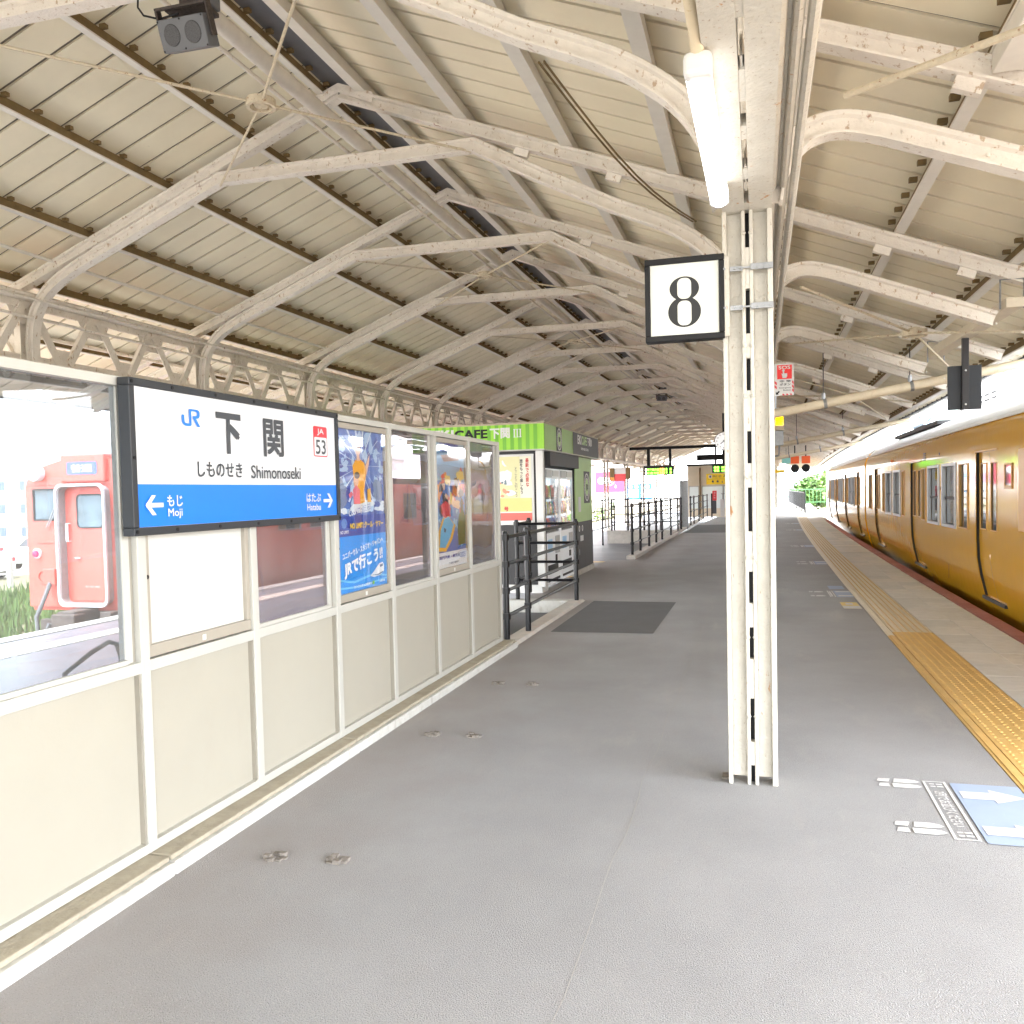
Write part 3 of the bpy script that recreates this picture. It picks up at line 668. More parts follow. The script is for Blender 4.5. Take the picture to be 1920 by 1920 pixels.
# --- ridge pipe, conduits, wind bracing
M_PIPE = mat('white_lagged_pipe', (.58,.54,.48), .6, var=.1, vscale=14, bump=.3, bscale=40)
def ypipe(x, z, y0, y1, r, m, name, label, cat='pipe', grp=None, n=10, parent=None):
    k = max(2, int((y1-y0)/2.9)); pts = [(x, y0+(y1-y0)*i/k, z) for i in range(k+1)]
    o = MB().tube(pts, r, n).build(name, m, parent, warp=True, smooth=True)
    if label: tag(o, label, cat, grp)
    return o
ypipe(-3.44, 4.695, 4.2, 52, .062, M_PIPE, 'ridge_pipe', 'thick white pipe running under the ridge on the truss ties')
ypipe(-3.62, 4.69, 4.0, 52, .017, M_STEEL, 'conduit', 'thin cream conduit beside the thick ridge pipe', 'conduit', 'conduits under the canopy')
CG = 'conduits under the canopy'
for i, (x, z, r, lab) in enumerate(((.085,2.97,.022,'leftmost scabbed conduit right of the near column top'),(.118,2.985,.014,'thin rusty conduit second right of the near column top'),(.140,2.965,.018,'conduit third right of the near column top'),(.186,2.96,.020,'outermost white conduit right of the near column top'))):
    ypipe(x, z, 1.2, 16+i*3, r, M_STEEL_COL, 'conduit', lab, 'conduit', CG, 8)
for i, (x, z, r, y1, lab) in enumerate(((-7.20,3.66,.022,40,'upper cream conduit along the left lattice girder'),(-7.18,3.42,.018,40,'middle cream conduit along the left lattice girder'),(-7.46,3.30,.022,40,'rear cream conduit behind the left lattice girder'),(-7.05,3.58,.014,36,'thin cable along the left lattice girder'))):
    ypipe(x, z, 0, y1, r, M_STEEL, 'conduit' if i < 3 else 'cable', lab, 'conduit', CG, 6)
o = ypipe(-6.93, 3.98, 4.5, 13.3, .018, M_PURLIN, 'conduit', 'white conduit clipped under the left roof slope above the braces', 'conduit', CG, 6)
ypipe(1.80, 2.96, 1.6, 4.6, .035, M_PIPE, 'conduit', 'fat white conduit beside the right overhang purlin near the camera', 'conduit', CG, 10)
# two dark cables sagging across the right slope
for k, dx in ((0,0),(1,.03)):
    pts = [(-1.13+dx+ (.62*t), 4.75+3.0*t, 3.86+.02*dx-.06*t-.12*math.sin(math.pi*t)) for t in [i/8 for i in range(9)]]
    tag(MB().tube(pts, .007, 6).build('cable', M_PURLIN_BROWN), ('left' if k == 0 else 'right')+' one of two dark cables slung across the right roof slope', 'cable', 'dark cables')
M_ROD = mat('flaking_tie_rod', (.62,.54,.40), .7, var=.2, vscale=30, stain=[(40,.6,.05,RUST,(1,1,1),.8)])
def xbrace(n, xl, xr, zl, xm, zm, label):
    ya, yb = Y0+n*D0, Y0+(n+1)*D0; ym = (ya+yb)/2; dx = cx(ym)
    b = thing('wind_bracing', label, 'tie rods', (xm+dx,ym,zm), 'tie rod crosses under the roof')
    for (x, y) in ((xl,ya),(xr,ya),(xl,yb),(xr,yb)):
        e = Vector((x+dx,y,zl[0] if x == xl else zl[1])); c = Vector((xm+dx,ym,zm)); d = (e-c).normalized()
        MB().tube([c+d*.10,e], .011, 6).build('tie_rod', M_ROD, b, smooth=True)
    MB().ring((xm+dx,ym,zm-.03), (0,0,1), .085, .11, .06, 20).build('ring', M_ROD, b)
    MB().lathe([(.05,-.02),(.06,.0),(.05,.05)], (xm+dx,ym,zm), n=12).build('hub', M_ROD, b)
xbrace(0, -4.94, -2.40, (4.52,4.52), -3.60, 4.50, 'rusty tie rod cross with ring beside the grey loudspeaker')
xbrace(2, -4.94, -2.40, (4.52,4.52), -3.66, 4.56, 'second tie rod cross with ring under the ridge')
xbrace(4, -4.94, -2.40, (4.52,4.52), -3.66, 4.56, 'third tie rod cross with ring under the ridge')
xbrace(1, .35, 2.1, (3.1,2.62), 1.42, 2.90, 'tie rod cross under the right overhang near the dark hanging sign')
xbrace(3, .35, 2.1, (3.1,2.62), 1.42, 2.90, 'far tie rod cross under the right overhang')
tag(MB().tube([(.42,4.45,3.33),(1.62,3.15,3.12)], .017, 8).build('brace_rod', M_ROD, smooth=True), 'thick cream brace rod above the nearest right bracket', 'tie rod')

# ================================================================== GLASS SCREEN WALL (left)
WX = -2.38
PYS = [1.36, 2.975, 3.784, 4.659, 5.473, 6.326, 7.149, 8.028]
PW = .052
wall = thing('screen_wall', 'ivory framed screen wall of glass and cream panels along the platform', 'wall', (WX,4.5,0))
BAYS = [(-1.9,-.28),(-.28,1.36)]
for i, y in enumerate([-1.9,-.28]+PYS):
    MB().box(WX-.06, y-PW, .076, WX, y, 1.99).build('post', M_ALU, wall, bevel=.003)
allp = [-1.9,-.28]+PYS
pn = None
for i in range(len(allp)-1):
    a, b = allp[i], allp[i+1]-PW
    MB().box(WX-.055, a, 1.952, WX-.002, b, 1.988).build('top_rail', M_ALU, wall, bevel=.002)
    MB().box(WX-.055, a, .810, WX-.002, b, .857).build('mid_rail', M_ALU, wall, bevel=.002)
    MB().box(WX-.055, a, .076, WX-.002, b, .116).build('bottom_rail', M_ALU, wall, bevel=.002)
    MB().box(WX-.040, a, .116, WX-.030, b, .810).build('cream_panel', M_CREAM, wall)
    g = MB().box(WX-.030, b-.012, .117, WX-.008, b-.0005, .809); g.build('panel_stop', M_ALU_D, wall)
    k = i-2
    if k in (0,2,4,6) or k < 0:           # glass bays with a second jamb
        MB().box(WX-.034, a, .857, WX-.030, b, 1.952).build('pane', M_GLASS if k <= 0 else M_GLASS_T, wall)
        MB().box(WX-.055, b-.060, .8575, WX-.022, b-.022, 1.9515).build('jamb', M_ALU, wall, bevel=.002)
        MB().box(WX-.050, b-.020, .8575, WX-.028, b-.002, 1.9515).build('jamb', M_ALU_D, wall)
        MB().box(WX-.029, a, .8575, WX-.012, b-.061, .876).build('glazing_bead', M_ALU, wall)
    else:
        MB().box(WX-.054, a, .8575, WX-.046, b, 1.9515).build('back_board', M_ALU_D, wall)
# low kerb under the wall, cast in lengths
kb = [-2.5,-.6,1.2,2.93,4.62,6.30,8.12]
for a, b in zip(kb, kb[1:]):
    g = MB().box(-2.50, a, -.02, -2.262, b-.006, .052); g.build('kerb_block', M_KERB, wall, bevel=.008)
    MB().box(-2.49, a+.004, .0525, -2.285, b-.008, .074).build('kerb_top', M_KERBTOP, wall, bevel=.006)
MB().box(-2.49, 8.03, .0525, -2.27, 8.105, .06).build('kerb_top', M_KERBTOP, wall)

# ---------------------------------------------------------------- station name sign
sg = thing('station_sign', 'white and blue station name sign reading Shimonoseki on the screen wall', 'sign', (-2.335,3.71,1.675))
SX = -2.330
MB().box(-2.372, 2.85, 1.375, -2.336, 4.57, 1.975).build('sign_board', M_SIGNWHITE, sg)
for nm, a in (('f',(2.84,1.952,4.58,1.982)),('f',(2.84,1.365,4.58,1.397)),('f',(2.84,1.3975,2.872,1.9515)),('f',(4.552,1.3975,4.58,1.9515))):
    MB().box(-2.375, a[0], a[1], -2.322, a[2], a[3]).build('frame_bar', M_SIGNGREY, sg, bevel=.003)
UY, UZ = (0,1,0), (0,0,1)
def wsheet(poly, m, name, parent, x=SX, lift=0.0, bevel=0): return MB().sheet(poly, (x+lift,0,0), UY, UZ).build(name, m, parent, fix=False)
wsheet(rect(2.873,1.398,4.551,1.568), M_SIGNBLUE, 'blue_band', sg, -2.334)
wsheet(rect(2.873,1.5685,4.551,1.951), M_SIGNWHITE, 'white_field', sg, -2.334)
M_INK = flat('sign_lettering_grey', (.05,.056,.066), .5)
text('下', (SX,3.505,1.802), UY, UZ, M_INK, .195, .187, sg, bold=.045)
text('関', (SX,3.890,1.801), UY, UZ, M_INK, .188, .188, sg, bold=.03)
text('しものせき', (SX,3.434,1.635), UY, UZ, M_INK, .339, .068, sg, bold=.02)
text('Shimonoseki', (SX,3.912,1.630), UY, UZ, M_INK, .468, .064, sg, bold=.012)
wsheet(rrect(4.30,1.725,4.455,1.892,.012), M_RED, 'code_badge', sg, SX, -.002)
wsheet(rrect(4.306,1.731,4.449,1.832,.008), M_SIGNWHITE, 'code_badge_field', sg, SX, -.001)
text('JA', (SX,4.377,1.861), UY, UZ, M_SIGNWHITE, .075, .038, sg, bold=.02)
text('53', (SX,4.377,1.779), UY, UZ, M_INK, .115, .080, sg, bold=.015)
text('もじ', (SX,3.102,1.500), UY, UZ, M_SIGNWHITE, .100, .047, sg, bold=.02)
text('Moji', (SX,3.102,1.447), UY, UZ, M_SIGNWHITE, .092, .042, sg, bold=.015)
text('はたぶ', (SX,4.280,1.500), UY, UZ, M_SIGNWHITE, .160, .047, sg, bold=.02)
text('Hatabu', (SX,4.280,1.448), UY, UZ, M_SIGNWHITE, .150, .035, sg, bold=.015)
def arrow(y0, y1, z, s, m, parent, x=SX):
    t, h = .009, .040; tip = y0 if s < 0 else y1; k = -s
    g = MB()
    g.sheet(rect(y0+.006,z-t,y1-.006,z+t), (x,0,0), UY, UZ)
    for sz in (1,-1): g.sheet([(tip,z),(tip+k*.026,z),(tip+k*.066,z+sz*h),(tip+k*.040,z+sz*h)], (x+.0005,0,0), UY, UZ)
    return g.build('arrow', m, parent, fix=False)
arrow(2.918,3.034,1.484,-1,M_SIGNWHITE,sg); arrow(4.382,4.498,1.481,1,M_SIGNWHITE,sg)
# railway mark: the joined J and R
def jr(cy, cz, w, h):
    P = lambda a: [(cy-w/2+x*w, cz-h/2+y*h) for x, y in a]
    g = MB()
    arc = [(0,.62),(0,.30)] + [(.22+.22*math.cos(a), .28+.28*math.sin(a)) for a in [math.pi+math.pi/2*i/6 for i in range(7)]] + [(.40,0),(.40,.16),(.24,.16)] + [(.24+.10*math.cos(a), .28+.12*math.sin(a)) for a in [math.pi*1.5-math.pi/2*i/5 for i in range(6)]] + [(.14,.62)]
    g.sheet(P(arc), (SX,0,0), UY, UZ)
    g.sheet(P([(.40,0),(.47,.02),(.52,.10),(.52,.99),(.40,.99),(.40,.16)]), (SX,0,0), UY, UZ)
    g.sheet(P([(.52,.86),(.78,.86),(.84,.80),(.84,.68),(.78,.62),(.98,.62),(.99,.70),(.99,.86),(.94,.95),(.84,.99),(.52,.99)]), (SX,0,0), UY, UZ)
    g.sheet(P([(.60,.46),(.78,.46),(.92,.50),(.98,.62),(.78,.62),(.60,.60)]), (SX,0,0), UY, UZ)
    g.sheet(P([(.60,.46),(.84,0),(1.0,0),(.78,.46)]), (SX,0,0), UY, UZ)
    g.build('railway_mark', M_LOGOBLUE, sg, fix=False)
jr(3.230,1.854,.125,.075)
g = MB()
for y in (2.857,3.10,3.40,3.71,4.02,4.32,4.566): g.lathe([(.008,0),(.008,.003)], (-2.322,y,1.967), (1,0,0), 8); g.lathe([(.008,0),(.008,.003)], (-2.322,y,1.381), (1,0,0), 8)
g.lathe([(.008,0),(.008,.003)], (-2.322,2.857,1.67), (1,0,0), 8)
g.build('screws', M_BLACK, sg, stuff=True)

# ---------------------------------------------------------------- poster cases
def poster_case(y0, y1, label, z0=.862, z1=1.948):
    c = thing('poster_case', label, 'poster case', (WX-.02,(y0+y1)/2,z0), 'poster cases in the screen wall')
    t = .032; xa, xb = WX-.044, WX-.014
    for a in ((y0,z0,y1,z0+.05),(y0,z1-.035,y1,z1),(y0,z0+.0505,y0+t,z1-.0355),(y1-t,z0+.0505,y1,z1-.0355)):
        MB().box(xa,a[0],a[1],xb,a[2],a[3]).build('case_frame', M_CASE, c, bevel=.003)
    MB().box(xb,(y0+y1)/2-.012,z0+.012,xb+.002,(y0+y1)/2+.012,z0+.036).build('lock_label', M_WHITE, c)
    MB().lathe([(.009,0),(.009,.004),(.004,.005)], (xb,y0+.014,z0+.33), (1,0,0), 10).build('lock', M_DARK, c)
    return c, (y0+t, z0+.0505, y1-t, z1-.0355), xa+.006
M_CASE = mat('bronze_grey_case_frame', (.34,.31,.26), .45, var=.05)
M_BLANK = flat('blank_white_sheet', (.56,.56,.53), .3)
c, r, x = poster_case(2.976, 3.731, 'empty poster case with a blank white sheet under the station sign')
MB().box(x, r[0], r[1], x+.004, r[2], r[3]).build('blank_sheet', M_BLANK, c)
M_CGLASS = glass('poster_cover_sheet', (1,1,1), 0.0, 1.45, .0)
# print helpers: flat shapes in poster fractions
PINK = {}
def ink(rgb, rough=.4):
    if rgb not in PINK: PINK[rgb] = flat('print_ink_%d' % len(PINK), tuple(c*.85 for c in srgb(*rgb)), rough)
    return PINK[rgb]
class Print:
    def __init__(s, y0, z0, y1, z1, x, parent): s.r = (y0,z0,y1,z1); s.x = x; s.p = parent; s.k = 0
    def pt(s, u, v): y0,z0,y1,z1 = s.r; return (y0+u*(y1-y0), z0+v*(z1-z0))
    def shape(s, polys, col, name):
        s.k += 1; g = MB()
        for i, p in enumerate(polys): g.sheet([s.pt(*q) for q in p], (s.x+s.k*.0005+i*.00002,0,0), UY, UZ)
        return g.build(name, ink(col), s.p, fix=False)
    def txt(s, body, u, v, w, h, col, bold=.03, slant=0.0, shear=0.0):
        s.k += 1; y0,z0,y1,z1 = s.r; y, z = s.pt(u, v); W, H = w*(y1-y0), h*(z1-z0)
        U = Vector((0,math.cos(slant),math.sin(slant))); Vv = Vector((0,-math.sin(slant),math.cos(slant)))
        return text(body, (s.x+s.k*.0005,y,z), U, Vv, ink(col), W, H, s.p, bold=bold, shear=shear)
rr = random.Random(21)
def blob(u, v, ru, rv, n=14, rough=.25, a=0):
    return [(u+ru*math.cos(t)*(1+rr.uniform(-rough,rough)), v+rv*math.sin(t)*(1+rr.uniform(-rough,rough))) for t in [2*math.pi*i/n+a for i in range(n)]]
# poster 1: blue theme-park trip poster (people among splashes; creatures left out)
c, r, x = poster_case(4.66, 5.421, 'poster case with the blue summer trip poster beside the station sign')
pb = MB().box(x, r[0], r[1], x+.004, r[2], r[3]).build('poster', ink((150,185,225)), c)
P = Print(*r, x+.004, pb)
P.shape([rect(0,.47,1,1)], (84,120,196), 'artwork')
P.shape([blob(rr.uniform(.05,.95), rr.uniform(.5,.98), rr.uniform(.05,.14), rr.uniform(.02,.06), 11, .5) for _ in range(22)], (58,84,170), 'artwork')
P.shape([blob(rr.uniform(.05,.95), rr.uniform(.49,.97), rr.uniform(.02,.07), rr.uniform(.01,.05), 9, .6) for _ in range(34)], (176,205,240), 'artwork')
P.shape([[(.5,.78),(.5+.5*math.cos(a)-.02*math.sin(a),.78+.26*math.sin(a)),(.5+.5*math.cos(a)+.02*math.sin(a),.78+.26*math.sin(a)+.004)] for a in [i*.35 for i in range(18)]], (215,230,250), 'artwork')
P.shape([blob(rr.uniform(.0,1), .49+rr.uniform(0,.06), rr.uniform(.04,.10), rr.uniform(.01,.03), 10, .5) for _ in range(20)], (228,240,250), 'artwork')
P.shape([blob(.12,.60,.10,.09,12,.3), blob(.86,.62,.11,.08,12,.3)], (120,140,175), 'artwork')
P.shape([[(.36,.66),(.34,.78),(.40,.815),(.50,.82),(.58,.80),(.62,.74),(.60,.70),(.56,.62),(.48,.60),(.42,.60)], [(.46,.60),(.56,.62),(.57,.55),(.46,.54)]], (240,170,40), 'artwork')
P.shape([ell(.455,.885,.055,.042), [(.43,.85),(.48,.85),(.49,.81),(.42,.81)], [(.60,.78),(.66,.83),(.70,.86),(.68,.80),(.62,.72)], ell(.40,.68,.05,.03)], (238,190,160), 'artwork')
P.shape([ell(.46,.915,.06,.022), ell(.42,.72,.055,.022)], (50,40,45), 'artwork')
P.shape([[(.34,.54),(.33,.63),(.40,.66),(.47,.63),(.47,.54)], [(.30,.62),(.24,.60),(.27,.575),(.33,.60)]], (236,120,140), 'artwork')
P.shape([[(.62,.55),(.62,.63),(.69,.64),(.70,.55)]], (240,180,60), 'artwork')
P.shape([rect(0,.345,1,.47)], (42,74,170), 'artwork')
P.shape([rect(0,0,1,.345)], (22,150,240), 'artwork')
P.shape([[(0,.08),(.3,.05),(.7,.075),(1,.05),(1,.062),(.7,.09),(.3,.064),(0,.095)], [(0,.03),(.4,.015),(1,.035),(1,.045),(.4,.028),(0,.042)]], (120,200,250), 'artwork')
P.txt('Cool に燃えろ!', .46,.505,.46,.05,(60,100,190),.06,.14,.2)
P.txt('Cool に燃えろ!', .455,.508,.46,.05,(238,244,252),.03,.14,.2)
P.shape([ell(.13,.425,.055,.03)], (110,150,215), 'artwork'); P.txt('NO LIMIT!', .13,.372,.16,.02,(235,240,250),.04)
P.txt('NO LIMIT! クール・サマー', .59,.408,.70,.042,(245,205,70),.05)
P.txt('ユニバーサル・スタジオ・ジャパンへ', .50,.262,.86,.042,(250,252,255),.04,.13)
P.txt('JRで行こう!!', .50,.175,.82,.105,(252,253,255),.05,.13,.1)
P.shape([[(.62,.075),(.70,.10),(.82,.145),(.90,.15),(.93,.125),(.92,.09),(.84,.068),(.70,.062)]], (238,240,244), 'artwork')
P.shape([[(.83,.135),(.90,.14),(.90,.125),(.84,.118)], [(.64,.078),(.80,.078),(.90,.09),(.90,.084),(.80,.07)]], (90,110,150), 'artwork')
P.txt('おトクなきっぷ発売中', .46,.027,.36,.018,(245,250,255),.03); P.shape([rect(.66,.017,.70,.040)], (150,210,60), 'artwork'); P.txt('JR西日本', .87,.027,.13,.016,(245,250,255),.04)
MB().box(x+.022, r[0], r[1], x+.024, r[2], r[3]).build('cover_pane', M_CGLASS, c)
# poster 2: a plain stand-in, colourful figures on a wave
c, r, x = poster_case(6.327, 7.097, 'poster case with the red and blue surfing poster near the wall end')
pb = MB().box(x, r[0], r[1], x+.004, r[2], r[3]).build('poster', ink((60,110,190)), c)
P = Print(*r, x+.004, pb)
P.shape([rect(0,.70,1,1)], (150,190,225), 'artwork'); P.shape([rect(.18,.93,.8,1)], (40,70,170), 'artwork')
P.shape([[(.2,.90),(.8,.93),(.82,.87),(.3,.85)]], (170,110,70), 'artwork')
P.shape([blob(rr.uniform(.05,.95), rr.uniform(.16,.62), rr.uniform(.04,.16), rr.uniform(.02,.06), 11, .5) for _ in range(26)], (70,140,205), 'artwork')
P.shape([blob(rr.uniform(.05,.95), rr.uniform(.15,.45), rr.uniform(.02,.06), rr.uniform(.008,.025), 9, .6) for _ in range(30)], (160,205,235), 'artwork')
for col, n, us, vs in (((225,60,70),16,(.2,.95),(.42,.80)),((235,140,70),9,(.1,.95),(.5,.82)),((240,200,170),9,(.25,.9),(.5,.78)),((60,50,60),7,(.15,.9),(.45,.72)),((245,215,120),5,(.2,.9),(.55,.8))):
    P.shape([blob(rr.uniform(*us), rr.uniform(*vs), rr.uniform(.035,.10), rr.uniform(.02,.055), 10, .4) for _ in range(n)], col, 'artwork')
P.shape([[(.72,.16),(.70,.30),(.76,.42),(.90,.46),(.98,.40),(.97,.17)]], (45,95,60), 'artwork')
P.shape([[(.02,.14),(.06,.30),(.20,.40),(.38,.42),(.62,.33),(.50,.22),(.28,.13)]], (240,180,60), 'artwork')
P.shape([[(.08,.17),(.12,.30),(.24,.39),(.40,.41),(.56,.34),(.44,.24),(.26,.16)]], (70,180,230), 'artwork')
P.shape([blob(.26,.30,.04,.02,10,.2), blob(.19,.46,.10,.05,10,.2)], (30,70,110), 'artwork')
P.shape([blob(.30,.47,.16,.07,12,.2)], (220,50,60), 'artwork')
P.shape([rect(0,0,1,.125)], (244,245,248), 'artwork')
P.txt('関門汽船・巌流島', .40,.085,.70,.03,(60,80,160),.04); P.txt('2025', .85,.08,.2,.045,(70,110,190),.03); P.txt('下関市観光', .52,.03,.34,.018,(90,100,120),.03)
MB().box(x+.022, r[0], r[1], x+.024, r[2], r[3]).build('cover_pane', M_CGLASS, c)
c, r, x = poster_case(4.0-.0, 4.0+.0, '') if False else (None,None,None)

# ================================================================== NUMBER 8 SIGN on the near column
s8 = thing('platform_number_sign', 'square white platform sign with a big black 8 on the near column', 'sign', (-.345,Y0-.06,2.25))
SYY = Y0-.075
MB().box(-.525,SYY,2.262,-.155,SYY+.05,2.632).build('sign_panel', mat('ivory_sign_face', (.60,.61,.55), .35, var=.03, stain=[(7,.66,.1,(.55,.56,.48),(1,1,1),.6)]), s8)
for a in ((-.535,2.625,-.145,2.655),(-.535,2.242,-.145,2.272),(-.535,2.2725,-.508,2.6245),(-.172,2.2725,-.145,2.6245)):
    MB().box(a[0],SYY-.012,a[1],a[2],SYY+.06,a[3]).build('sign_frame', M_BLACK, s8, bevel=.004)
UX = (1,0,0)
def fsheet(mb, poly, y, off=0): return mb.sheet(poly, (0,y-off,0), UX, UZ)
g = MB(); fsheet(g, ell(-.340,2.500,.073,.060,36), SYY, .001); fsheet(g, ell(-.340,2.385,.081,.076,36), SYY, .0012); g.build('numeral', M_SIGNGREY if False else flat('numeral_black', (.003,.0034,.004), .5), s8, fix=False)
g = MB(); fsheet(g, rrect(-.374,2.449,-.306,2.552,.028,6), SYY, .002); fsheet(g, rrect(-.374,2.318,-.306,2.440,.028,6), SYY, .002); g.build('numeral_counter', MATS['ivory_sign_face'], s8, fix=False)
M_GALV = mat('galvanised_strap', (.30,.31,.32), .4, metal=.6, var=.25, vscale=25)
MB().box(-.160,SYY-.004,2.25,-.122,SYY+.012,2.64).build('mounting_bar', M_STEEL_COL, s8, bevel=.002)
for z in (2.575,2.385):
    MB().box(-.118,SYY-.001,z-.011,-.058,SYY+.010,z+.011).build('strap', M_GALV, s8); MB().box(-.058,SYY-.006,z-.002,-.018,SYY+.001,z+.006).build('strap', M_GALV, s8)
    MB().box(-.020,SYY-.008,z-.012,.086,SYY+.004,z+.018).build('strap', M_GALV, s8, bevel=.002)
    g = MB()
    for xx in (-.145,-.095,-.07,.01,.045,.07): g.lathe([(.007,0),(.006,.006)], (xx,SYY-.006,z+.002), (0,-1,0), 8)
    g.build('strap_bolts', M_GALV, s8)

# ================================================================== LAMP TUBE under the girder
lt = thing('tube_lamp', 'lit white tube lamp hanging beside the near column top', 'lamp', (-.153,3.4,2.8), 'tube lamps')
MB().tube([(-.163,2.86,2.792),(-.149,4.05,2.792)], .041, 14).build('glowing_tube', M_LAMP, lt, smooth=True)
MB().box(-.208,2.80,2.775,-.118,2.86,2.855).build('end_cap', M_WHITE, lt, bevel=.02, seg=3)
MB().box(-.190,2.86,2.828,-.126,4.03,2.86).build('housing', M_WHITE, lt, bevel=.004)
MB().box(-.192,4.045,2.76,-.108,4.075,2.85).build('end_cap', M_WHITE, lt, bevel=.015, seg=3)
o = MB().tube([(-.175,1.2,2.905),(-.170,2.55,2.903),(-.166,2.78,2.88),(-.164,2.83,2.845)], .021, 10).build('conduit', mat('aged_cream_conduit', (.62,.52,.36), .6, var=.12, stain=[(20,.62,.06,(.40,.24,.10),(1,1,1),.5)]), None, smooth=True); tag(o, 'yellowed conduit ending at the lit tube lamp', 'conduit')
o = MB().lathe([(.03,0),(.035,.02),(.03,.05),(.01,.06)], (-.205,2.25,2.93), (0,-1,0), 12).build('junction_boss', M_DARK); tag(o, 'small dark round fitting behind the yellowed conduit', 'fitting')

# ================================================================== LOUDSPEAKER on the nearest truss
sp = thing('loudspeaker', 'grey twin-cone loudspeaker on a rusty bracket under the nearest truss', 'loudspeaker', (-3.15,4.54,4.2), 'loudspeakers')
M_SPK = mat('grey_speaker_case', (.10,.105,.115), .5, var=.08)
M_MESH = mat('black_speaker_mesh', (.008,.008,.01), .5, var=.6, vscale=240, c2=(.07,.072,.08))
rot = Matrix.Rotation(R(10),4,'Z') @ Matrix.Rotation(R(20),4,'X')
def rb(mb, T): mb.v = [tuple(T @ Vector(p)) for p in mb.v]; return mb
T = Matrix.Translation((-3.155,4.43,4.185)) @ Matrix.Rotation(R(-7),4,'Z') @ Matrix.Rotation(R(24),4,'X') @ Matrix.Rotation(R(4),4,'Y')
sb = rb(MB().prism([(-.165,-.085),(.165,-.085),(.165,.085),(-.165,.085)], (0,0,0), (1,0,0), (0,0,1), -.10), T).build('speaker_case', M_SPK, sp, bevel=.006)
rb(MB().prism([(-.12,-.06),(.12,-.06),(.12,.06),(-.12,.06)], (0,.1005,0), (1,0,0), (0,0,1), -.05), T).build('speaker_back', M_SPK, sp, bevel=.01)
for xx in (-.075,.075):
    rb(MB().lathe([(.058,0),(.054,.003)], (xx,-.0005,0), (0,-1,0), 24), T).build('cone_grille', M_MESH, sp)
g = MB()
for xx in (-.155,0,.155):
    for zz in (-.075,.075): g.lathe([(.006,0),(.004,.004)], (xx,-.0005,zz), (0,-1,0), 8)
rb(g, T).build('screws', M_BLACK, sp, stuff=True)
M_BRK = mat('rusty_dark_bracket', (.06,.045,.038), .8, var=.5, vscale=60, bump=.5)
g = MB().box(-.185,.03,.135,.185,.075,.150).box(-.185,.03,-.03,-.172,.075,.1345).box(.172,.03,-.03,.185,.075,.1345)
rb(g, T).build('yoke', M_BRK, sp, bevel=.002)
MB().box(-3.28,4.44,4.335,-3.02,4.60,4.36).box(-3.20,4.47,4.3605,-3.08,4.58,4.50).box(-3.24,4.46,4.44,-3.205,4.60,4.54).build('clamp', M_BRK, sp, bevel=.004)
MB().box(-3.075,4.45,4.36,-3.0,4.585,4.545).build('junction_box', M_SPK, sp, bevel=.006)
MB().tube([(-3.20,4.46,4.32),(-3.33,4.46,4.31),(-3.45,4.48,4.36),(-3.52,4.52,4.44),(-3.53,4.54,4.53)], .006, 6).build('cable', M_BLACK, sp, smooth=True)
sp2 = dup(sp, (-.05,2*D0*4.2,.28), 'small black loudspeaker far along the ridge under a truss', 'loudspeakers'); sp2.location.x += cx(29)

# ================================================================== SIGNS ON THE RIGHT
# SOS emergency button sign
so_ = thing('emergency_sign', 'red and white SOS emergency button sign behind the near column', 'sign', (.30,10.2,2.5))
yS = 10.15; X0, X1, Z0, Z1 = .196,.404,2.508,2.862
MB().box(X0,yS,Z0,X1,yS+.012,Z1).build('sign_plate', M_WHITE, so_, bevel=.003)
M_SOS = flat('emergency_red', (.80,.02,.02), .4); M_STRIPE = flat('stripe_red', (.66,.06,.07), .5)
g = MB(); fsheet(g, rect(X0+.03,2.69,X1-.022,2.845), yS, .002); g.build('red_field', M_SOS, so_, fix=False)
text('SOS', (.304,yS-.004,2.817), UX, UZ, M_WHITE, .125, .036, so_, bold=.02)
g = MB()
fsheet(g, rrect(.285,2.738,.301,2.785,.008), yS, .004); fsheet(g, ell(.293,2.785,.014,.012), yS, .0045)
fsheet(g, [(.272,2.755),(.285,2.745),(.285,2.752),(.333,2.752),(.333,2.72),(.322,2.702),(.284,2.702)], yS, .004)
g.build('hand_icon', M_WHITE, so_, fix=False)
text('非 常', (.310,yS-.003,2.666), UX, UZ, M_INK, .12, .026, so_, bold=.03); text('ボタン', (.310,yS-.003,2.631), UX, UZ, M_INK, .115, .028, so_, bold=.03)
text('Emergency', (.310,yS-.003,2.592), UX, UZ, M_INK, .125, .020, so_, bold=.01); text('Button', (.330,yS-.003,2.568), UX, UZ, M_INK, .08, .018, so_, bold=.01)
g = MB()
for xa, xb in ((X0+.002,X0+.026),(X1-.022,X1-.002)):
    for z in (2.60,2.645): fsheet(g, [(xa,z),(xb,z-.02),(xb,z+.01),(xa,z+.03)], yS, .002)
fsheet(g, [(X1-.022,2.555),(X1-.002,2.54),(X1-.002,2.57),(X1-.022,2.585)], yS, .002)
for x in (.285,.325,.365): fsheet(g, [(x,2.510),(x+.022,2.510),(x+.012,2.528),(x-.01,2.528)], yS, .002)
g.build('warning_stripes', M_STRIPE, so_, fix=False)
g = MB(); fsheet(g, [(.212,2.520),(.212,2.553),(.222,2.543),(.242,2.563),(.253,2.552),(.233,2.532),(.243,2.522)], yS, .003); g.build('arrow', M_BLACK, so_, fix=False)
MB().tube([(.205,10.165,2.52),(.205,10.165,2.38),(.03,10.28,2.36)], .012, 8).build('arm', M_GALV, so_)
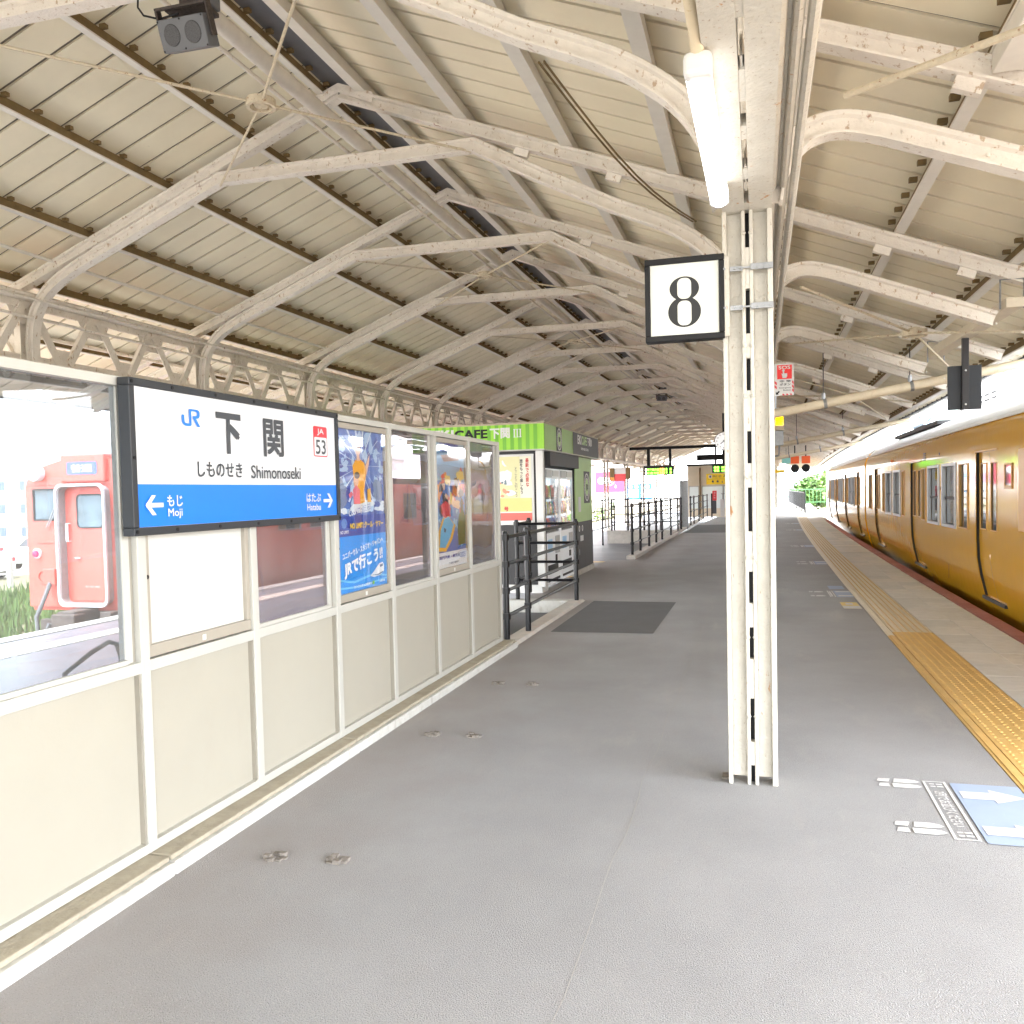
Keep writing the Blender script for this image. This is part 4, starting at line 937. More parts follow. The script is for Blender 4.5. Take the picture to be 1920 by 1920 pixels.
# dark sign board seen from behind, hung from a beige arm
sb = thing('hanging_sign', 'dark hanging sign board seen from behind over the platform edge', 'sign', (1.855,8.9,2.9))
MB().box(1.715,8.93,2.175,2.0,8.955,2.58).build('sign_board', mat('dark_navy_board', (.008,.011,.016), .55, var=.2, vscale=30), sb, bevel=.003)
MB().box(1.828,8.885,2.175,1.885,8.925,2.93).build('post', mat('dark_brown_post', (.006,.004,.0045), .5), sb, bevel=.002)
g = MB()
for z in (2.22,2.53): g.lathe([(.009,0),(.007,.008)], (1.857,8.885,z), (0,-1,0), 8)
g.build('bolts', M_WHITE, sb)
ar = thing('sign_bracket', 'beige steel arm carrying the dark hanging sign', 'bracket', (1.85,9,2.85))
MB().add([(1.80,7.3,2.795),(1.92,7.3,2.795),(1.92,10.5,2.855),(1.80,10.5,2.855),(1.80,7.3,2.865),(1.92,7.3,2.865),(1.92,10.5,2.95),(1.80,10.5,2.95)], [(0,3,2,1),(4,5,6,7),(0,1,5,4),(1,2,6,5),(2,3,7,6),(3,0,4,7)]).build('channel', mat('beige_channel', (.60,.53,.41), .6, var=.1, stain=[(20,.64,.06,(.35,.24,.13),(1,1,1),.6)]), ar)
for yy in (7.44,10.34): MB().tube([(1.78,yy-.05,2.80),(1.78,yy-.05,3.02),(1.94,yy-.05,3.02),(1.94,yy-.05,2.80)], .008, 6).build('u_bolt', M_GALV, ar)
# rainwater pipes from the eave to the right columns
M_DRAIN = mat('cream_drain_pipe', (.66,.57,.42), .5, var=.1, vscale=12, stain=[(14,.6,.1,(.42,.30,.16),(1,1,1),.6)])
def drain(y, lab, i):
    d = thing('drain_pipe', lab, 'pipe', (1.0+cx(y),y,2.5), 'rainwater pipes to the columns'); X = cx(y)
    MB().tube([(.10+X,y,2.325),(2.0+X,y,2.635),(2.9+X,y,2.78)], .052, 10).build('pipe', M_DRAIN, d, smooth=True)
    for xx in (.72,1.62):
        zz = 2.325+.163*(xx-.1)
        MB().ring((xx+X,y,zz), (.987,0,.16), .0525, .058, .035, 12).build('clip', M_GALV, d)
        MB().tube([(xx+X,y,zz+.05),(xx+X,y,zz+.12)], .022, 6).build('turnbuckle', M_GALV, d); MB().tube([(xx+X,y,zz+.1),(xx+X,y,3.0)], .006, 5).build('hanger_rod', M_DARK, d)
drain(10.48, 'nearest cream drain pipe sloping down behind the near column', 0); drain(19.1, 'middle cream drain pipe sloping down to the right column line', 1); drain(27.8, 'far cream drain pipe sloping down to the right column line', 2)
# orange beacon on a grey box
bc = thing('warning_beacon', 'orange warning beacon over a grey box on the column behind', 'beacon', (.38,16,2.2))
MB().lathe([(.066,0),(.066,.15),(.058,.185),(.0,.19)], (.385,15.95,2.57), n=14).build('amber_lens', mat('amber_lens', (.95,.38,.0), .25, emit=.5), bc, smooth=True)
MB().box(.31,15.88,2.48,.455,16.02,2.57).build('beacon_base', mat('beige_beacon_base', (.62,.50,.34), .5), bc, bevel=.005); MB().box(.305,15.9,2.22,.45,16.02,2.477).build('control_box', M_GALV, bc, bevel=.006)
MB().tube([(.38,15.96,2.22),(.37,15.98,2.05),(.1,16.1,2.0)], .02, 8).build('pipe', M_GALV, bc, smooth=True)

# ================================================================== KIOSK
kio = thing('kiosk', 'green striped station cafe kiosk with dark walls on the platform', 'kiosk', (-4.0,14.6,0))
M_KDARK = mat('charcoal_kiosk_panel', (.020,.0195,.022), .55, var=.15, vscale=5)
M_KGREY = mat('mid_grey_kiosk_panel', (.062,.064,.07), .55, var=.1, vscale=5)
M_G1 = flat('bright_green_stripe', (.27,.60,.025), .45); M_G2 = flat('deep_green_stripe', (.13,.40,.015), .45)
M_G3 = mat('pale_green_panel', (.40,.60,.24), .45, var=.05); M_G4 = flat('mid_green_stripe', (.22,.42,.09), .45)
KX0, KX1, KY0, KY1 = -5.0, -3.10, 12.56, 16.68
MB().box(KX0,KY0,.12,-3.72,KY1,2.118).box(-3.72,KY0,.12,KX1,12.90,2.118).box(-3.7195,15.06,.12,KX1,KY1,2.118).build('wall', M_KDARK, kio)
MB().box(KX0-.01,KY0-.03,0,KX1+.005,12.91,.119).build('plinth', M_WHITE, kio); MB().box(-3.715,15.055,0,KX1+.03,KY1+.02,.10).build('plinth', M_CONC, kio, bevel=.004)
MB().box(-3.104,15.07,.95,-3.085,16.66,2.116).build('green_panel', M_G3, kio); MB().box(-3.104,15.07,.102,-3.082,15.86,.948).build('grey_panel', M_KGREY, kio); MB().box(-3.104,15.868,.102,-3.082,16.66,.948).build('grey_panel', M_KGREY, kio)
MB().box(-3.14,12.46,.10,-3.03,12.555,2.117).build('corner_post', M_WHITE, kio, bevel=.005)
MB().box(-3.72,12.90,1.90,-3.02,15.10,2.117).build('hood', M_KGREY, kio, bevel=.004)
KF = 12.38
fb = MB().box(-5.05,KF+.004,2.135,-2.985,16.86,2.505).build('fascia_box', M_G1, kio)
MB().box(-5.06,KF-.006,2.118,-2.98,16.87,2.1345).build('trim', M_ALU, kio); MB().box(-5.06,KF-.006,2.5055,-2.98,16.87,2.53).build('trim', mat('tan_trim', (.42,.36,.26), .5), kio)
g = MB(); x = -5.03
while x < -3.03: g.sheet(rect(x,2.136,x+.055,2.504), (0,KF+.001,0), UX, UZ); x += .118
g.build('stripes', M_G2, fb, fix=False)
text('EKI', (-4.54,KF-.003,2.395), UX, UZ, M_WHITE, .33, .135, fb, bold=.05); text('CAFE', (-4.105,KF-.003,2.385), UX, UZ, M_BLACK, .52, .135, fb, bold=.045)
text('下関', (-3.655,KF-.003,2.385), UX, UZ, M_WHITE, .31, .155, fb, bold=.04); text('III', (-3.385,KF-.003,2.375), UX, UZ, M_WHITE, .11, .12, fb, bold=0)
g = MB()
for i in range(3):
    for z in (2.317,2.430): g.sheet(rect(-3.385+(i-1)*.042-.018,z,-3.385+(i-1)*.042+.018,z+.008), (0,KF-.0035,0), UX, UZ)
g.build('lettering', M_WHITE, fb, fix=False)
def ksheet(mb, p, x): return mb.sheet(p, (x,0,0), UY, UZ)
g = MB(); ksheet(g, rect(12.40,2.136,14.42,2.504), -2.982); g.build('pale_band', M_G3, fb, fix=False)
g = MB(); y = 12.42
while y < 14.4: ksheet(g, rect(y,2.136,y+.022,2.504), -2.980); y += .075
g.build('stripes', M_G4, fb, fix=False)
g = MB(); ksheet(g, rect(13.16,2.136,13.56,2.504), -2.978); ksheet(g, rect(14.42,2.136,16.85,2.504), -2.978); g.build('grey_band', M_KGREY, fb, fix=False)
def emblem(y, z, r, x, parent):
    for (ra, rb_, m) in ((r,r*.90,M_WHITE),(r*.66,r*.60,M_WHITE)):
        MB().ring((x,y,z), (1,0,0), rb_, ra, .003, 32).build('emblem_ring', m, parent)
    g = MB(); ksheet(g, ell(y,z,r*.6,r*.6,24), x+.001); g.build('emblem_field', M_G3, parent, fix=False)
    g = MB(); ksheet(g, [(y-.30*r,z+.22*r),(y+.22*r,z+.22*r),(y+.18*r,z-.24*r),(y-.22*r,z-.24*r)], x+.003); g.build('emblem_cup', M_KGREY, parent, fix=False)
    MB().ring((x+.002,y+.24*r,z+.02*r), (1,0,0), r*.09, r*.16, .002, 14).build('emblem_cup', M_KGREY, parent)
    g = MB()
    for k in range(22):
        a = 2*math.pi*k/22; ksheet(g, rect(y+.78*r*math.cos(a)-.022*r-.02*r,z+.78*r*math.sin(a)-.07*r,y+.78*r*math.cos(a)+.03*r,z+.78*r*math.sin(a)+.07*r), x+.002)
    g.build('emblem_lettering', M_WHITE, parent, fix=False)
emblem(13.36,2.32,.172,-2.976,fb)
text('EKI', (-2.975,14.98,2.40), UY, UZ, M_WHITE, .34, .16, fb, bold=.05); text('CAFE', (-2.975,15.42,2.40), UY, UZ, MATS['pale_green_panel'], .46, .16, fb, bold=.05)
text('下関III', (-2.975,15.92,2.40), UY, UZ, M_WHITE, .46, .16, fb, bold=.04); text('SHIMONOSEKI STATION', (-2.975,15.45,2.25), UY, UZ, M_WHITE, .70, .045, fb, bold=.03)
g = MB(); ksheet(g, rect(15.84,1.28,16.42,1.87), -3.083); eb = g.build('emblem_plate', M_KGREY, kio, fix=False); emblem(16.13,1.575,.26,-3.082,kio)
MB().box(-3.085,15.30,1.13,-3.079,15.52,1.40).build('notice', M_WHITE, kio)
for yy in (15.34,15.62): MB().ring((-3.082,yy,.83), (1,0,0), .035, .055, .006, 14).build('socket', M_WHITE, kio)
MB().box(-3.082,15.42,.60,-3.078,15.70,.70).build('label', M_WHITE, kio); MB().box(-3.082,15.30,.36,-3.076,15.335,.46).build('handle', M_GALV, kio)
# poster on the near face
pf = thing('wall_poster', 'white framed travel poster on the dark end wall of the kiosk', 'poster', (-3.78,12.54,1.04))
PY = KY0-.03
MB().box(-4.40,PY,1.02,-3.19,KY0-.002,2.075).build('frame', M_WHITE, pf, bevel=.004)
ps = MB().box(-4.36,PY-.006,1.06,-3.225,PY-.001,2.04).build('poster', ink((236,234,214)), pf)
def pshape(polys, col, k, name='artwork'):
    g = MB()
    for i, p in enumerate(polys): g.sheet(p, (0,PY-.0075-k*.0012-i*.00003,0), UX, UZ)
    return g.build(name, ink(col), ps, fix=False)
rr = random.Random(8)
pshape([rect(-4.36,1.30,-3.40,2.04)], (226,222,170), 0); pshape([rect(-4.36,1.22,-3.225,1.42)], (214,212,130), 0.5)
pshape([blob(rr.uniform(-4.25,-3.55), rr.uniform(1.40,1.78), rr.uniform(.04,.12), rr.uniform(.03,.09), 10, .4) for _ in range(26)], (240,242,244), 1)
pshape([blob(rr.uniform(-4.1,-3.6), rr.uniform(1.42,1.65), rr.uniform(.02,.05), rr.uniform(.015,.04), 9, .4) for _ in range(14)], (235,150,120), 2)
pshape([blob(rr.uniform(-4.1,-3.6), rr.uniform(1.40,1.75), rr.uniform(.01,.03), rr.uniform(.015,.05), 9, .4) for _ in range(18)], (110,130,140), 3)
pshape([rect(-4.36,1.085,-3.225,1.20)], (222,96,84), 1); pshape([rect(-4.36,1.06,-3.225,1.084)], (240,240,240), 1)
pshape([[(-3.68,1.98),(-3.66,1.99),(-3.63,1.93),(-3.60,1.90),(-3.63,1.895),(-3.67,1.93)]], (250,250,250), 2)
text('\n'.join('最新で必要な'), (-3.285,PY-.014,1.80), UX, UZ, ink((200,50,50)), .055, .42, ps, bold=.03)
text('\n'.join('旅をもっと楽しもう'), (-3.375,PY-.014,1.74), UX, UZ, ink((60,60,60)), .05, .52, ps, bold=.03)
text('\n'.join('とことこ行こう'), (-3.46,PY-.014,1.66), UX, UZ, ink((120,120,120)), .045, .45, ps, bold=.02)
text('号', (-3.62,PY-.014,1.26), UX, UZ, ink((200,50,50)), .07, .07, ps, bold=.06)

# ---------------------------------------------------------------- vending machines
M_VM = mat('vending_white', (.80,.82,.84), .3, var=.02, emit=.008); M_VMGLOW = mat('lit_vending_back', (.70,.86,.95), .5, var=.05, emit=.12)
rr = random.Random(4)
def vending(y0, y1, label):
    v = thing('vending_machine', label, 'vending machine', (-3.4,(y0+y1)/2,.05), 'vending machines in the kiosk')
    w = y1-y0
    MB().box(-3.70,y0,.05,-3.125,y0+.05,1.87).box(-3.70,y1-.05,.05,-3.125,y1,1.87).box(-3.70,y0+.05,.05,-3.125,y1-.05,.86).box(-3.70,y0+.05,1.72,-3.125,y1-.05,1.87).build('cabinet', M_VM, v)
    MB().box(-3.30,y0+.05,.861,-3.26,y1-.05,1.719).build('display_back', M_VMGLOW, v)
    for z in (.90,1.16,1.42): MB().box(-3.259,y0+.052,z-.03,-3.15,y1-.052,z).build('shelf', M_KGREY, v)
    cols = {}
    for r_, z in enumerate((.90,1.16,1.42)):
        for k in range(9):
            c_ = rr.choice([(.05,.25,.75),(.05,.35,.85),(.10,.5,.2),(.75,.72,.10),(.75,.1,.1),(.85,.85,.85),(.06,.15,.35),(.25,.6,.75)]) if r_ else rr.choice([(.05,.25,.75),(.06,.15,.45),(.3,.6,.85),(.75,.1,.12),(.85,.85,.85)])
            cols.setdefault(c_, MB()).lathe([(.030,0),(.030,.13),(.012,.17),(.012,.19)], (-3.2,y0+.10+(w-.2)*k/8,z), n=8)
    for c_, mb in cols.items(): mb.build('drinks', flat('drink_%d' % (hash(c_) % 99991), c_, .35), v, stuff=True)
    MB().box(-3.135,y0+.051,.861,-3.130,y1-.051,1.719).build('pane', glass('vending_glass', (1,1,1), 0, 1.4, .0), v)
    MB().box(-3.124,y0+.06,1.73,-3.110,y0+.42*w,1.85).build('maker_plate', mat('silver_plate', (.45,.46,.48), .35), v); MB().box(-3.124,y0+.5*w,1.75,-3.112,y1-.08,1.84).build('notice', M_WHITE, v)
    MB().box(-3.124,y0+.62*w,.52,-3.112,y1-.10,.80).build('coin_panel', mat('silver_plate', (.45,.46,.48), .35), v); MB().box(-3.124,y0+.12*w,.56,-3.116,y0+.40*w,.76).build('notice', flat('pale_blue_notice', (.35,.6,.85), .4), v)
    MB().box(-3.124,y0+.1,.22,-3.108,y1-.25,.36).build('delivery_flap', M_DARK, v, bevel=.004); MB().box(-3.124,y0+.1,.10,-3.114,y1-.1,.135).build('grille', M_DARK, v)
    MB().box(-3.124,y0+.62*w,.40,-3.113,y0+.72*w,.50).build('card_reader', M_BLACK, v)
    return v
vending(12.95, 13.96, 'left white vending machine with blue drink rows at the kiosk corner'); vending(14.0, 15.02, 'right white vending machine beside the green kiosk panel')

# ================================================================== RAILINGS
M_NAVY = mat('navy_black_railing_paint', (.0035,.0042,.0065), .35, var=.2, vscale=12, spec=.35)
M_CURB = mat('bleached_curb', (.58,.55,.51), .85, var=.2, vscale=8, bump=.4, bscale=40, stain=[(4,.52,.2,(.56,.42,.36),(1,1,1),.6)])
def railing(pts, zs, label, z0=.03, top=1.13, rp=.03, rb_=.019, base=True, group='black tubular railings', links=None):
    o = thing('railing', label, 'railing', (pts[0][0],pts[0][1],z0), group)
    for x, y in pts: MB().lathe([(rp,0),(rp,top-z0-.02),(rp*.8,top-z0)], (x,y,z0), n=10).build('post', M_NAVY, o, smooth=True)
    for i, j in (links or [(i,i+1) for i in range(len(pts)-1)]):
        for z in zs:
            p, q = Vector((*pts[i],z)), Vector((*pts[j],z))
            MB().tube([p,q], rb_, 8).build('rail', M_NAVY, o, smooth=True)
    g = MB()
    for x, y in pts:
        for z in zs: g.lathe([(.041,-.03),(.041,.03)], (x,y,z), n=8)
    g.build('collars', M_NAVY, o, stuff=True)
    return o
ZS = (.30,.55,.81,1.07)
railing([(-2.365,8.10),(-2.36,8.90),(-2.37,11.52),(-3.20,11.54),(-3.24,12.36)], ZS, 'black tubular railing guarding the step in front of the kiosk')
g = MB(); g.add([(-2.50,8.13,.002),(-2.285,8.13,.002),(-2.285,11.68,.002),(-2.50,11.46,.002),(-2.47,8.13,.03),(-2.31,8.13,.03),(-2.31,11.64,.03),(-2.47,11.5,.03)], [(0,3,2,1),(4,5,6,7),(0,1,5,4),(1,2,6,5),(2,3,7,6),(3,0,4,7)])
cu = g.build('railing_curb', M_CURB, platform)
g = MB(); g.add([(-3.34,11.44,-.14),(-2.49,11.44,-.14),(-2.30,11.67,-.14),(-3.34,11.62,-.14),(-3.34,11.44,.03),(-2.49,11.44,.03),(-2.30,11.67,.03),(-3.34,11.62,.03)], [(0,3,2,1),(4,5,6,7),(0,1,5,4),(1,2,6,5),(2,3,7,6),(3,0,4,7)])
g.build('step_curb', M_KERB, platform, bevel=.008)
g = MB(); g.add([(-3.9,8.0,-.30),(-2.501,8.0,-.22),(-2.501,11.6,-.13),(-3.9,11.6,-.13)], [(0,1,2,3)]); g.build('ramp', M_ASPH_D, platform, fix=False)
fp = [(-2.66,y) for y in (19.1,20.4,22.0,23.5,24.9,27.3,29.6)]
railing([(x+.008*(y-19),y) for x, y in fp], (.33,.62,.9,1.17), 'long black railing beyond the kiosk beside the stairwell', .08, 1.22)
railing([(-2.62+.008*(y-19),y) for y in (34.4,36,38.8,41.5,44.5)], (.33,.62,.9,1.17), 'farthest black railing leading to the cream building', .08, 1.22)
railing([(-5.2,32.0),(-4.6,32.0),(-4.0,32.0),(-3.4,32.0),(-2.7,32.0),(-2.60,31.2)], (.33,.62,.9,1.17), 'black cross railing at the far end of the stairwell', .02, 1.20, .035)
railing([(-5.2,24.0),(-5.2,27.0),(-5.2,30.0),(-5.2,32.6)], (.2,.5,.8,1.17), 'rear black railing on the low side of the stairwell', -.4, 1.18)
g = MB(); strip(g, -2.75, -2.56, 18.8, 45, .0, .075); g.build('railing_curb', M_CURB, platform)
MB().box(-5.35,31.85,LOWZ,-2.75,32.15,.02).build('stairwell_curb', M_CONC, platform)
gp_ = thing('grey_post', 'plain grey square post at the railing corner far down the platform', 'post', (-2.62,33.2,0)); MB().box(-2.80,33.1,0,-2.70,33.3,1.83).box(-2.66,33.1,0,-2.5,33.3,1.83).box(-2.699,33.15,0,-2.661,33.25,1.80).build('post_body', M_GALV, gp_)
# low handrail behind the nearest window
o = MB().tube([(-5.66,5.9,LOWZ),(-5.66,6.0,.06),(-5.70,6.35,.17),(-5.74,6.62,.22),(-5.76,6.74,.18),(-5.77,6.80,.05),(-5.77,6.82,LOWZ)], .022, 8).build('handrail', M_DARK, smooth=True); tag(o, 'bent grey handrail behind the nearest glass pane', 'handrail')
# black bench backs behind the glass under the sign
for i, yy in enumerate((7.9,8.75,9.6)):
    b = thing('bench', 'dark padded bench seat behind the glass, %s one' % ('left','middle','right')[i], 'bench', (-3.95,yy,LOWZ), 'benches behind the glass')
    MB().box(-4.30,yy,LOWZ+.42,-3.80,yy+.8,LOWZ+.5).build('seat', M_DARK, b, bevel=.02); MB().box(-3.86,yy,LOWZ+.50,-3.78,yy+.8,LOWZ+1.08).build('backrest', mat('grey_vinyl', (.12,.125,.135), .35, var=.1), b, bevel=.03, seg=3)
    for yl in (yy+.1,yy+.7): MB().box(-4.2,yl-.02,LOWZ,-3.9,yl+.02,LOWZ+.42).build('leg', M_DARK, b)

# ================================================================== FAR PLATFORM FURNITURE
M_LEDG = glow('led_green', (.12,1,.03), 1.1); M_LEDO = glow('led_orange', (1,.35,.04), 1.1); M_LEDW = glow('led_pale', (1,.85,.5), 1.1)
def led(x0, x1, y, z0, z1, label, rows):
    o = thing('departure_board', label, 'departure board', ((x0+x1)/2,y,z0), 'departure boards')
    MB().box(x0,y,z0,x1,y+.18,z1).build('board_case', M_DARK, o, bevel=.01)
    w = x1-x0; h = z1-z0
    for r_ in range(2):
        z = z0+h*(.62 if r_ == 0 else .28)
        for (t, u, ww, m) in rows(r_): text(t, (x0+u*w,y-.006,z-.02), UX, UZ, m, ww*w, h*.26, o, bold=.04)
    return o
led(-4.74,-3.45,38,2.13,2.54, 'left departure board with green and orange letters under a black beam', lambda r_: [(('○','○')[r_],.08,.05,M_LEDW),(('新下関方面','小倉方面')[r_],.32,.40,M_LEDG),(('7:38','7:52')[r_],.62,.16,M_LEDO),(('8','9')[r_],.76,.05,M_LEDG),(('番','番')[r_],.90,.07,M_LEDG)])
led(-2.22,-1.45,46,2.30,2.76, 'right departure board with green letters above the yellow sign', lambda r_: [(('普通','普通')[r_],.28,.34,M_LEDG),(('28分','42分')[r_],.76,.34,M_LEDG)])
o = thing('sign_gantry', 'black steel beam with two posts holding the left departure board', 'beam', (-3.5,38.1,3.3)); MB().box(-5.35,38.05,3.24,-1.2,38.2,3.36).build('beam', M_BLACK, o); MB().box(-4.6,38.06,2.545,-4.47,38.19,3.24).box(-3.66,38.06,2.545,-3.55,38.19,3.24).build('posts', M_BLACK, o)
o = thing('sign_hanger', 'black hanger posts above the right departure board', 'bracket', (-1.8,46.1,2.8)); MB().box(-2.1,46.05,2.765,-2.0,46.15,3.6).box(-1.72,46.05,2.765,-1.55,46.15,3.6).box(-3.0,46.02,2.95,-.3,46.2,3.25).build('hanger', M_BLACK, o)
ys_ = thing('exit_sign', 'yellow station guide sign with small icons below the right departure board', 'sign', (-2,45.9,1.7))
MB().box(-2.52,45.9,1.70,-1.40,45.96,2.25).build('sign_board', M_YELLOW, ys_)
text('改札口・出口', (-1.98,45.89,2.12), UX, UZ, M_INK, .42, .09, ys_, bold=.03); text('Ticket gate  Exit', (-1.98,45.89,2.03), UX, UZ, M_INK, .40, .045, ys_); text('↗', (-1.60,45.89,2.12), UX, UZ, M_INK, .12, .12, ys_, bold=.04); text('↓', (-1.72,45.89,1.83), UX, UZ, M_INK, .08, .13, ys_, bold=.05)
MB().box(-2.40,45.885,2.02,-2.24,45.895,2.18).build('icon_field', M_WHITE, ys_)
g = MB()
for x in (-2.19,-1.95): g.sheet(rect(x-.05,1.80,x+.05,1.89), (0,45.89,0), UX, UZ); g.sheet(ell(x,1.91,.02,.02,10), (0,45.89,0), UX, UZ)
g.sheet(rect(-2.36,2.05,-2.28,2.15), (0,45.88,0), UX, UZ); g.sheet(rect(-2.45,1.965,-1.5,1.975), (0,45.89,0), UX, UZ)
g.build('icons', M_INK, ys_, fix=False)
ck = thing('clock', 'round white platform clock hung beside the near column', 'clock', (-1.06,30,3.07))
MB().lathe([(.30,0),(.31,.03),(.31,.12),(.28,.14)], (-1.06,30.12,3.07), (0,-1,0), 32).build('case', M_GALV, ck, smooth=True); MB().lathe([(.285,0),(.285,.004)], (-1.06,29.979,3.07), (0,-1,0), 32).build('dial', mat('glow_boosted_dial', (.8,.8,.8), .4, var=.02, emit=.05), ck)  # faint glow added so the shaded dial looks white
for h in range(1,13):
    a = math.pi/2-h*math.pi/6; text(str(h), (-1.06+.225*math.cos(a),29.97,3.07+.225*math.sin(a)), UX, UZ, M_BLACK, None, .052, ck, bold=.02)
def hand(a, l, w):
    a = math.pi/2-a; d = Vector((math.cos(a),0,math.sin(a))); MB().bar(Vector((-1.06,29.965,3.07))-d*.04, Vector((-1.06,29.965,3.07))+d*l, w, .004, (0,1,0)).build('hand', M_BLACK, ck)
hand(2*math.pi*(7+36/60)/12, .14, .022); hand(2*math.pi*24/60, .21, .016)
MB().box(-1.10,29.98,3.385,-1.02,30.06,4.0).build('hanger', M_BLACK, ck)
# cream building at the end of the stairs
M_CLAD = mat('cream_ribbed_cladding', (.72,.64,.50), .6, var=.1, vscale=3); M_FROST = mat('frosted_window', (.70,.78,.78), .3, var=.04)
hb = thing('stair_building', 'cream clad lift and stair building at the far end under the canopy', 'building', (-2,48,0))
MB().box(-3.55,47,0,-.4,54,2.70).build('wall', M_CLAD, hb)
g = MB(); x = -3.5
while x < -.45: g.box(x,46.975,1.62,x+.05,47,2.69); x += .12
g.build('cladding_ribs', M_CLAD, hb, stuff=True)
for a in ((-3.45,-3.0),(-2.78,-1.75),(-1.7,-.7)):
    w_ = MB().box(a[0],46.97,.45,a[1],46.998,1.60).build('window', M_FROST, hb)
    MB().box(a[0]-.05,46.96,.40,a[0],46.996,1.65).box(a[1],46.96,.40,a[1]+.05,46.996,1.65).box(a[0],46.96,1.60,a[1],46.996,1.65).build('window_frame', M_ALU, w_)
MB().tube([(-2.9,46.9,0),(-2.9,46.9,2.6)], .04, 8).build('downpipe', M_PURLIN_BROWN, hb)
MB().box(-3.6,46.9,2.705,-.3,47.4,2.80).build('eave', M_BLACK, hb)
rp_ = thing('fire_point', 'red topped fire hydrant post with dark panels beside the railing', 'post', (-2.1,44,0)); MB().box(-2.13,44,.9,-1.93,44.2,1.38).build('red_box', M_RED, rp_); MB().box(-2.13,44.02,.25,-1.95,44.18,.895).build('lower_panel', M_KGREY, rp_); MB().box(-2.2,43.98,0,-2.135,44.1,1.25).build('post', M_BLACK, rp_)
text('消', (-2.03,43.99,1.28), UX, UZ, M_WHITE, .09, .09, rp_); text('火', (-2.03,43.99,1.16), UX, UZ, M_WHITE, .09, .09, rp_); text('栓', (-2.03,43.99,1.04), UX, UZ, M_WHITE, .09, .09, rp_)
rd_ = thing('reader_post', 'white card reader post beside a dark machine near the cream building', 'machine', (-1.6,44.5,0)); MB().box(-1.78,44.5,.1,-1.58,44.7,.95).build('cabinet', M_WHITE, rd_); MB().box(-1.45,44.5,0,-1.25,44.9,1.02).build('machine', M_DARK, rd_); MB().tube([(-1.66,44.6,.95),(-1.66,44.6,1.2)], .02, 6).build('stem', M_GALV, rd_); MB().box(-1.74,44.55,1.2,-1.56,44.65,1.235).build('head', M_GALV, rd_)
# lit tubes along the left girder
for i, (y, x) in enumerate(((40.2,-7.32),(44.0,-7.45),(48.4,-7.55),(52.4,-7.55),(57.5,-7.65))):
    o = MB().tube([(x-.5,y,2.84),(x+.36,y,2.84)], .085, 8).build('tube_lamp', M_LAMP, smooth=True)
    tag(o, 'short lit lamp under the far left girder, %s from the kiosk' % ('first','second','third','fourth','fifth')[i], 'lamp', 'lit lamps along the far left girder')
hs_ = thing('route_sign', 'hanging red and white sign between two dark side plates at the left', 'sign', (-7.0,46.4,2.0)); MB().box(-7.35,46.4,2.0,-6.75,46.6,2.38).build('lower_face', M_STRIPE, hs_); MB().box(-7.35,46.4,2.382,-6.75,46.6,2.72).build('upper_face', M_WHITE, hs_); MB().box(-7.62,46.35,2.05,-7.36,46.7,2.72).build('side_plate', M_PURLIN_BROWN, hs_); MB().box(-6.74,46.35,2.1,-6.52,46.7,2.72).build('side_plate', M_PURLIN_BROWN, hs_)
o = thing('warning_plate', 'two orange and white warning plates on a left column', 'sign', (-6.9,43.2,1.7)); MB().box(-7.02,43,1.98,-6.82,43.02,2.16).build('orange_plate', flat('orange_plate', (.8,.3,.05), .5), o); MB().box(-7.0,43,1.78,-6.82,43.02,1.96).build('white_plate', M_WHITE, o)
# advertising walls across the tracks
pk = thing('pink_hoarding', 'big pink hoarding with white circled numbers beyond the left tracks', 'hoarding', (-12.2,75,0))
MB().box(-13.6,75,1.35,-10.95,75.2,3.15).build('pink_board', flat('pink_print', (.52,.012,.06), .5), pk); MB().box(-13.6,75,.4,-10.95,75.2,1.345).build('white_board', M_WHITE, pk)
for i, ch in enumerate('03'): 
    MB().lathe([(.30,0),(.30,.01)], (-13.05+i*.52,74.99,2.38), (0,-1,0), 20).build('number_disc', M_WHITE, pk); text(ch, (-13.05+i*.52,74.97,2.38), UX, UZ, M_LOGOBLUE, .16, .26, pk)
g = MB(); g.sheet(blob(-12.35,1.98,.3,.035,12,.3), (0,74.99,0), UX, UZ); g.sheet(blob(-11.8,1.85,.06,.12,10,.3), (0,74.99,0), UX, UZ); g.build('print', M_WHITE, pk, fix=False)
bl = thing('blue_hoarding', 'bright blue and white hoarding with round badges beyond the left tracks', 'hoarding', (-9.8,75,0))
M_CY = flat('cyan_print', (.004,.16,.42), .5)
MB().box(-10.85,75,.75,-8.7,75.2,2.02).build('blue_board', M_CY, bl); MB().box(-10.85,75.0,2.03,-8.7,75.2,2.28).build('grey_board', flat('slate_print', (.22,.30,.42), .5), bl)
g = MB()
for x0 in (-10.7,-9.65): g.sheet(rect(x0,.85,x0+.85,1.55), (0,74.99,0), UX, UZ)
for x in (-10.5,-10.0,-9.45,-9.05): g.sheet(ell(x,1.78,.15,.15,16), (0,74.99,0), UX, UZ)
g.build('print', M_WHITE, bl, fix=False)
g = MB()
for x in (-10.5,-10.0,-9.45,-9.05): g.sheet(ell(x,1.78,.05,.06,10), (0,74.98,0), UX, UZ)
for x0 in (-10.6,-9.55):
    for z in (.95,1.12,1.3,1.42): g.sheet(rect(x0+.06,z,x0+.06+.4*((z*7) % 1+.5),z+.05), (0,74.98,0), UX, UZ)
g.build('print', M_CY, bl, fix=False)
wb = thing('white_hoarding', 'white notice hoarding with faint print beside the blue hoarding', 'hoarding', (-7.6,75,0)); MB().box(-8.55,75,.6,-6.3,75.2,2.2).build('board', M_WHITE, wb)
g = MB()
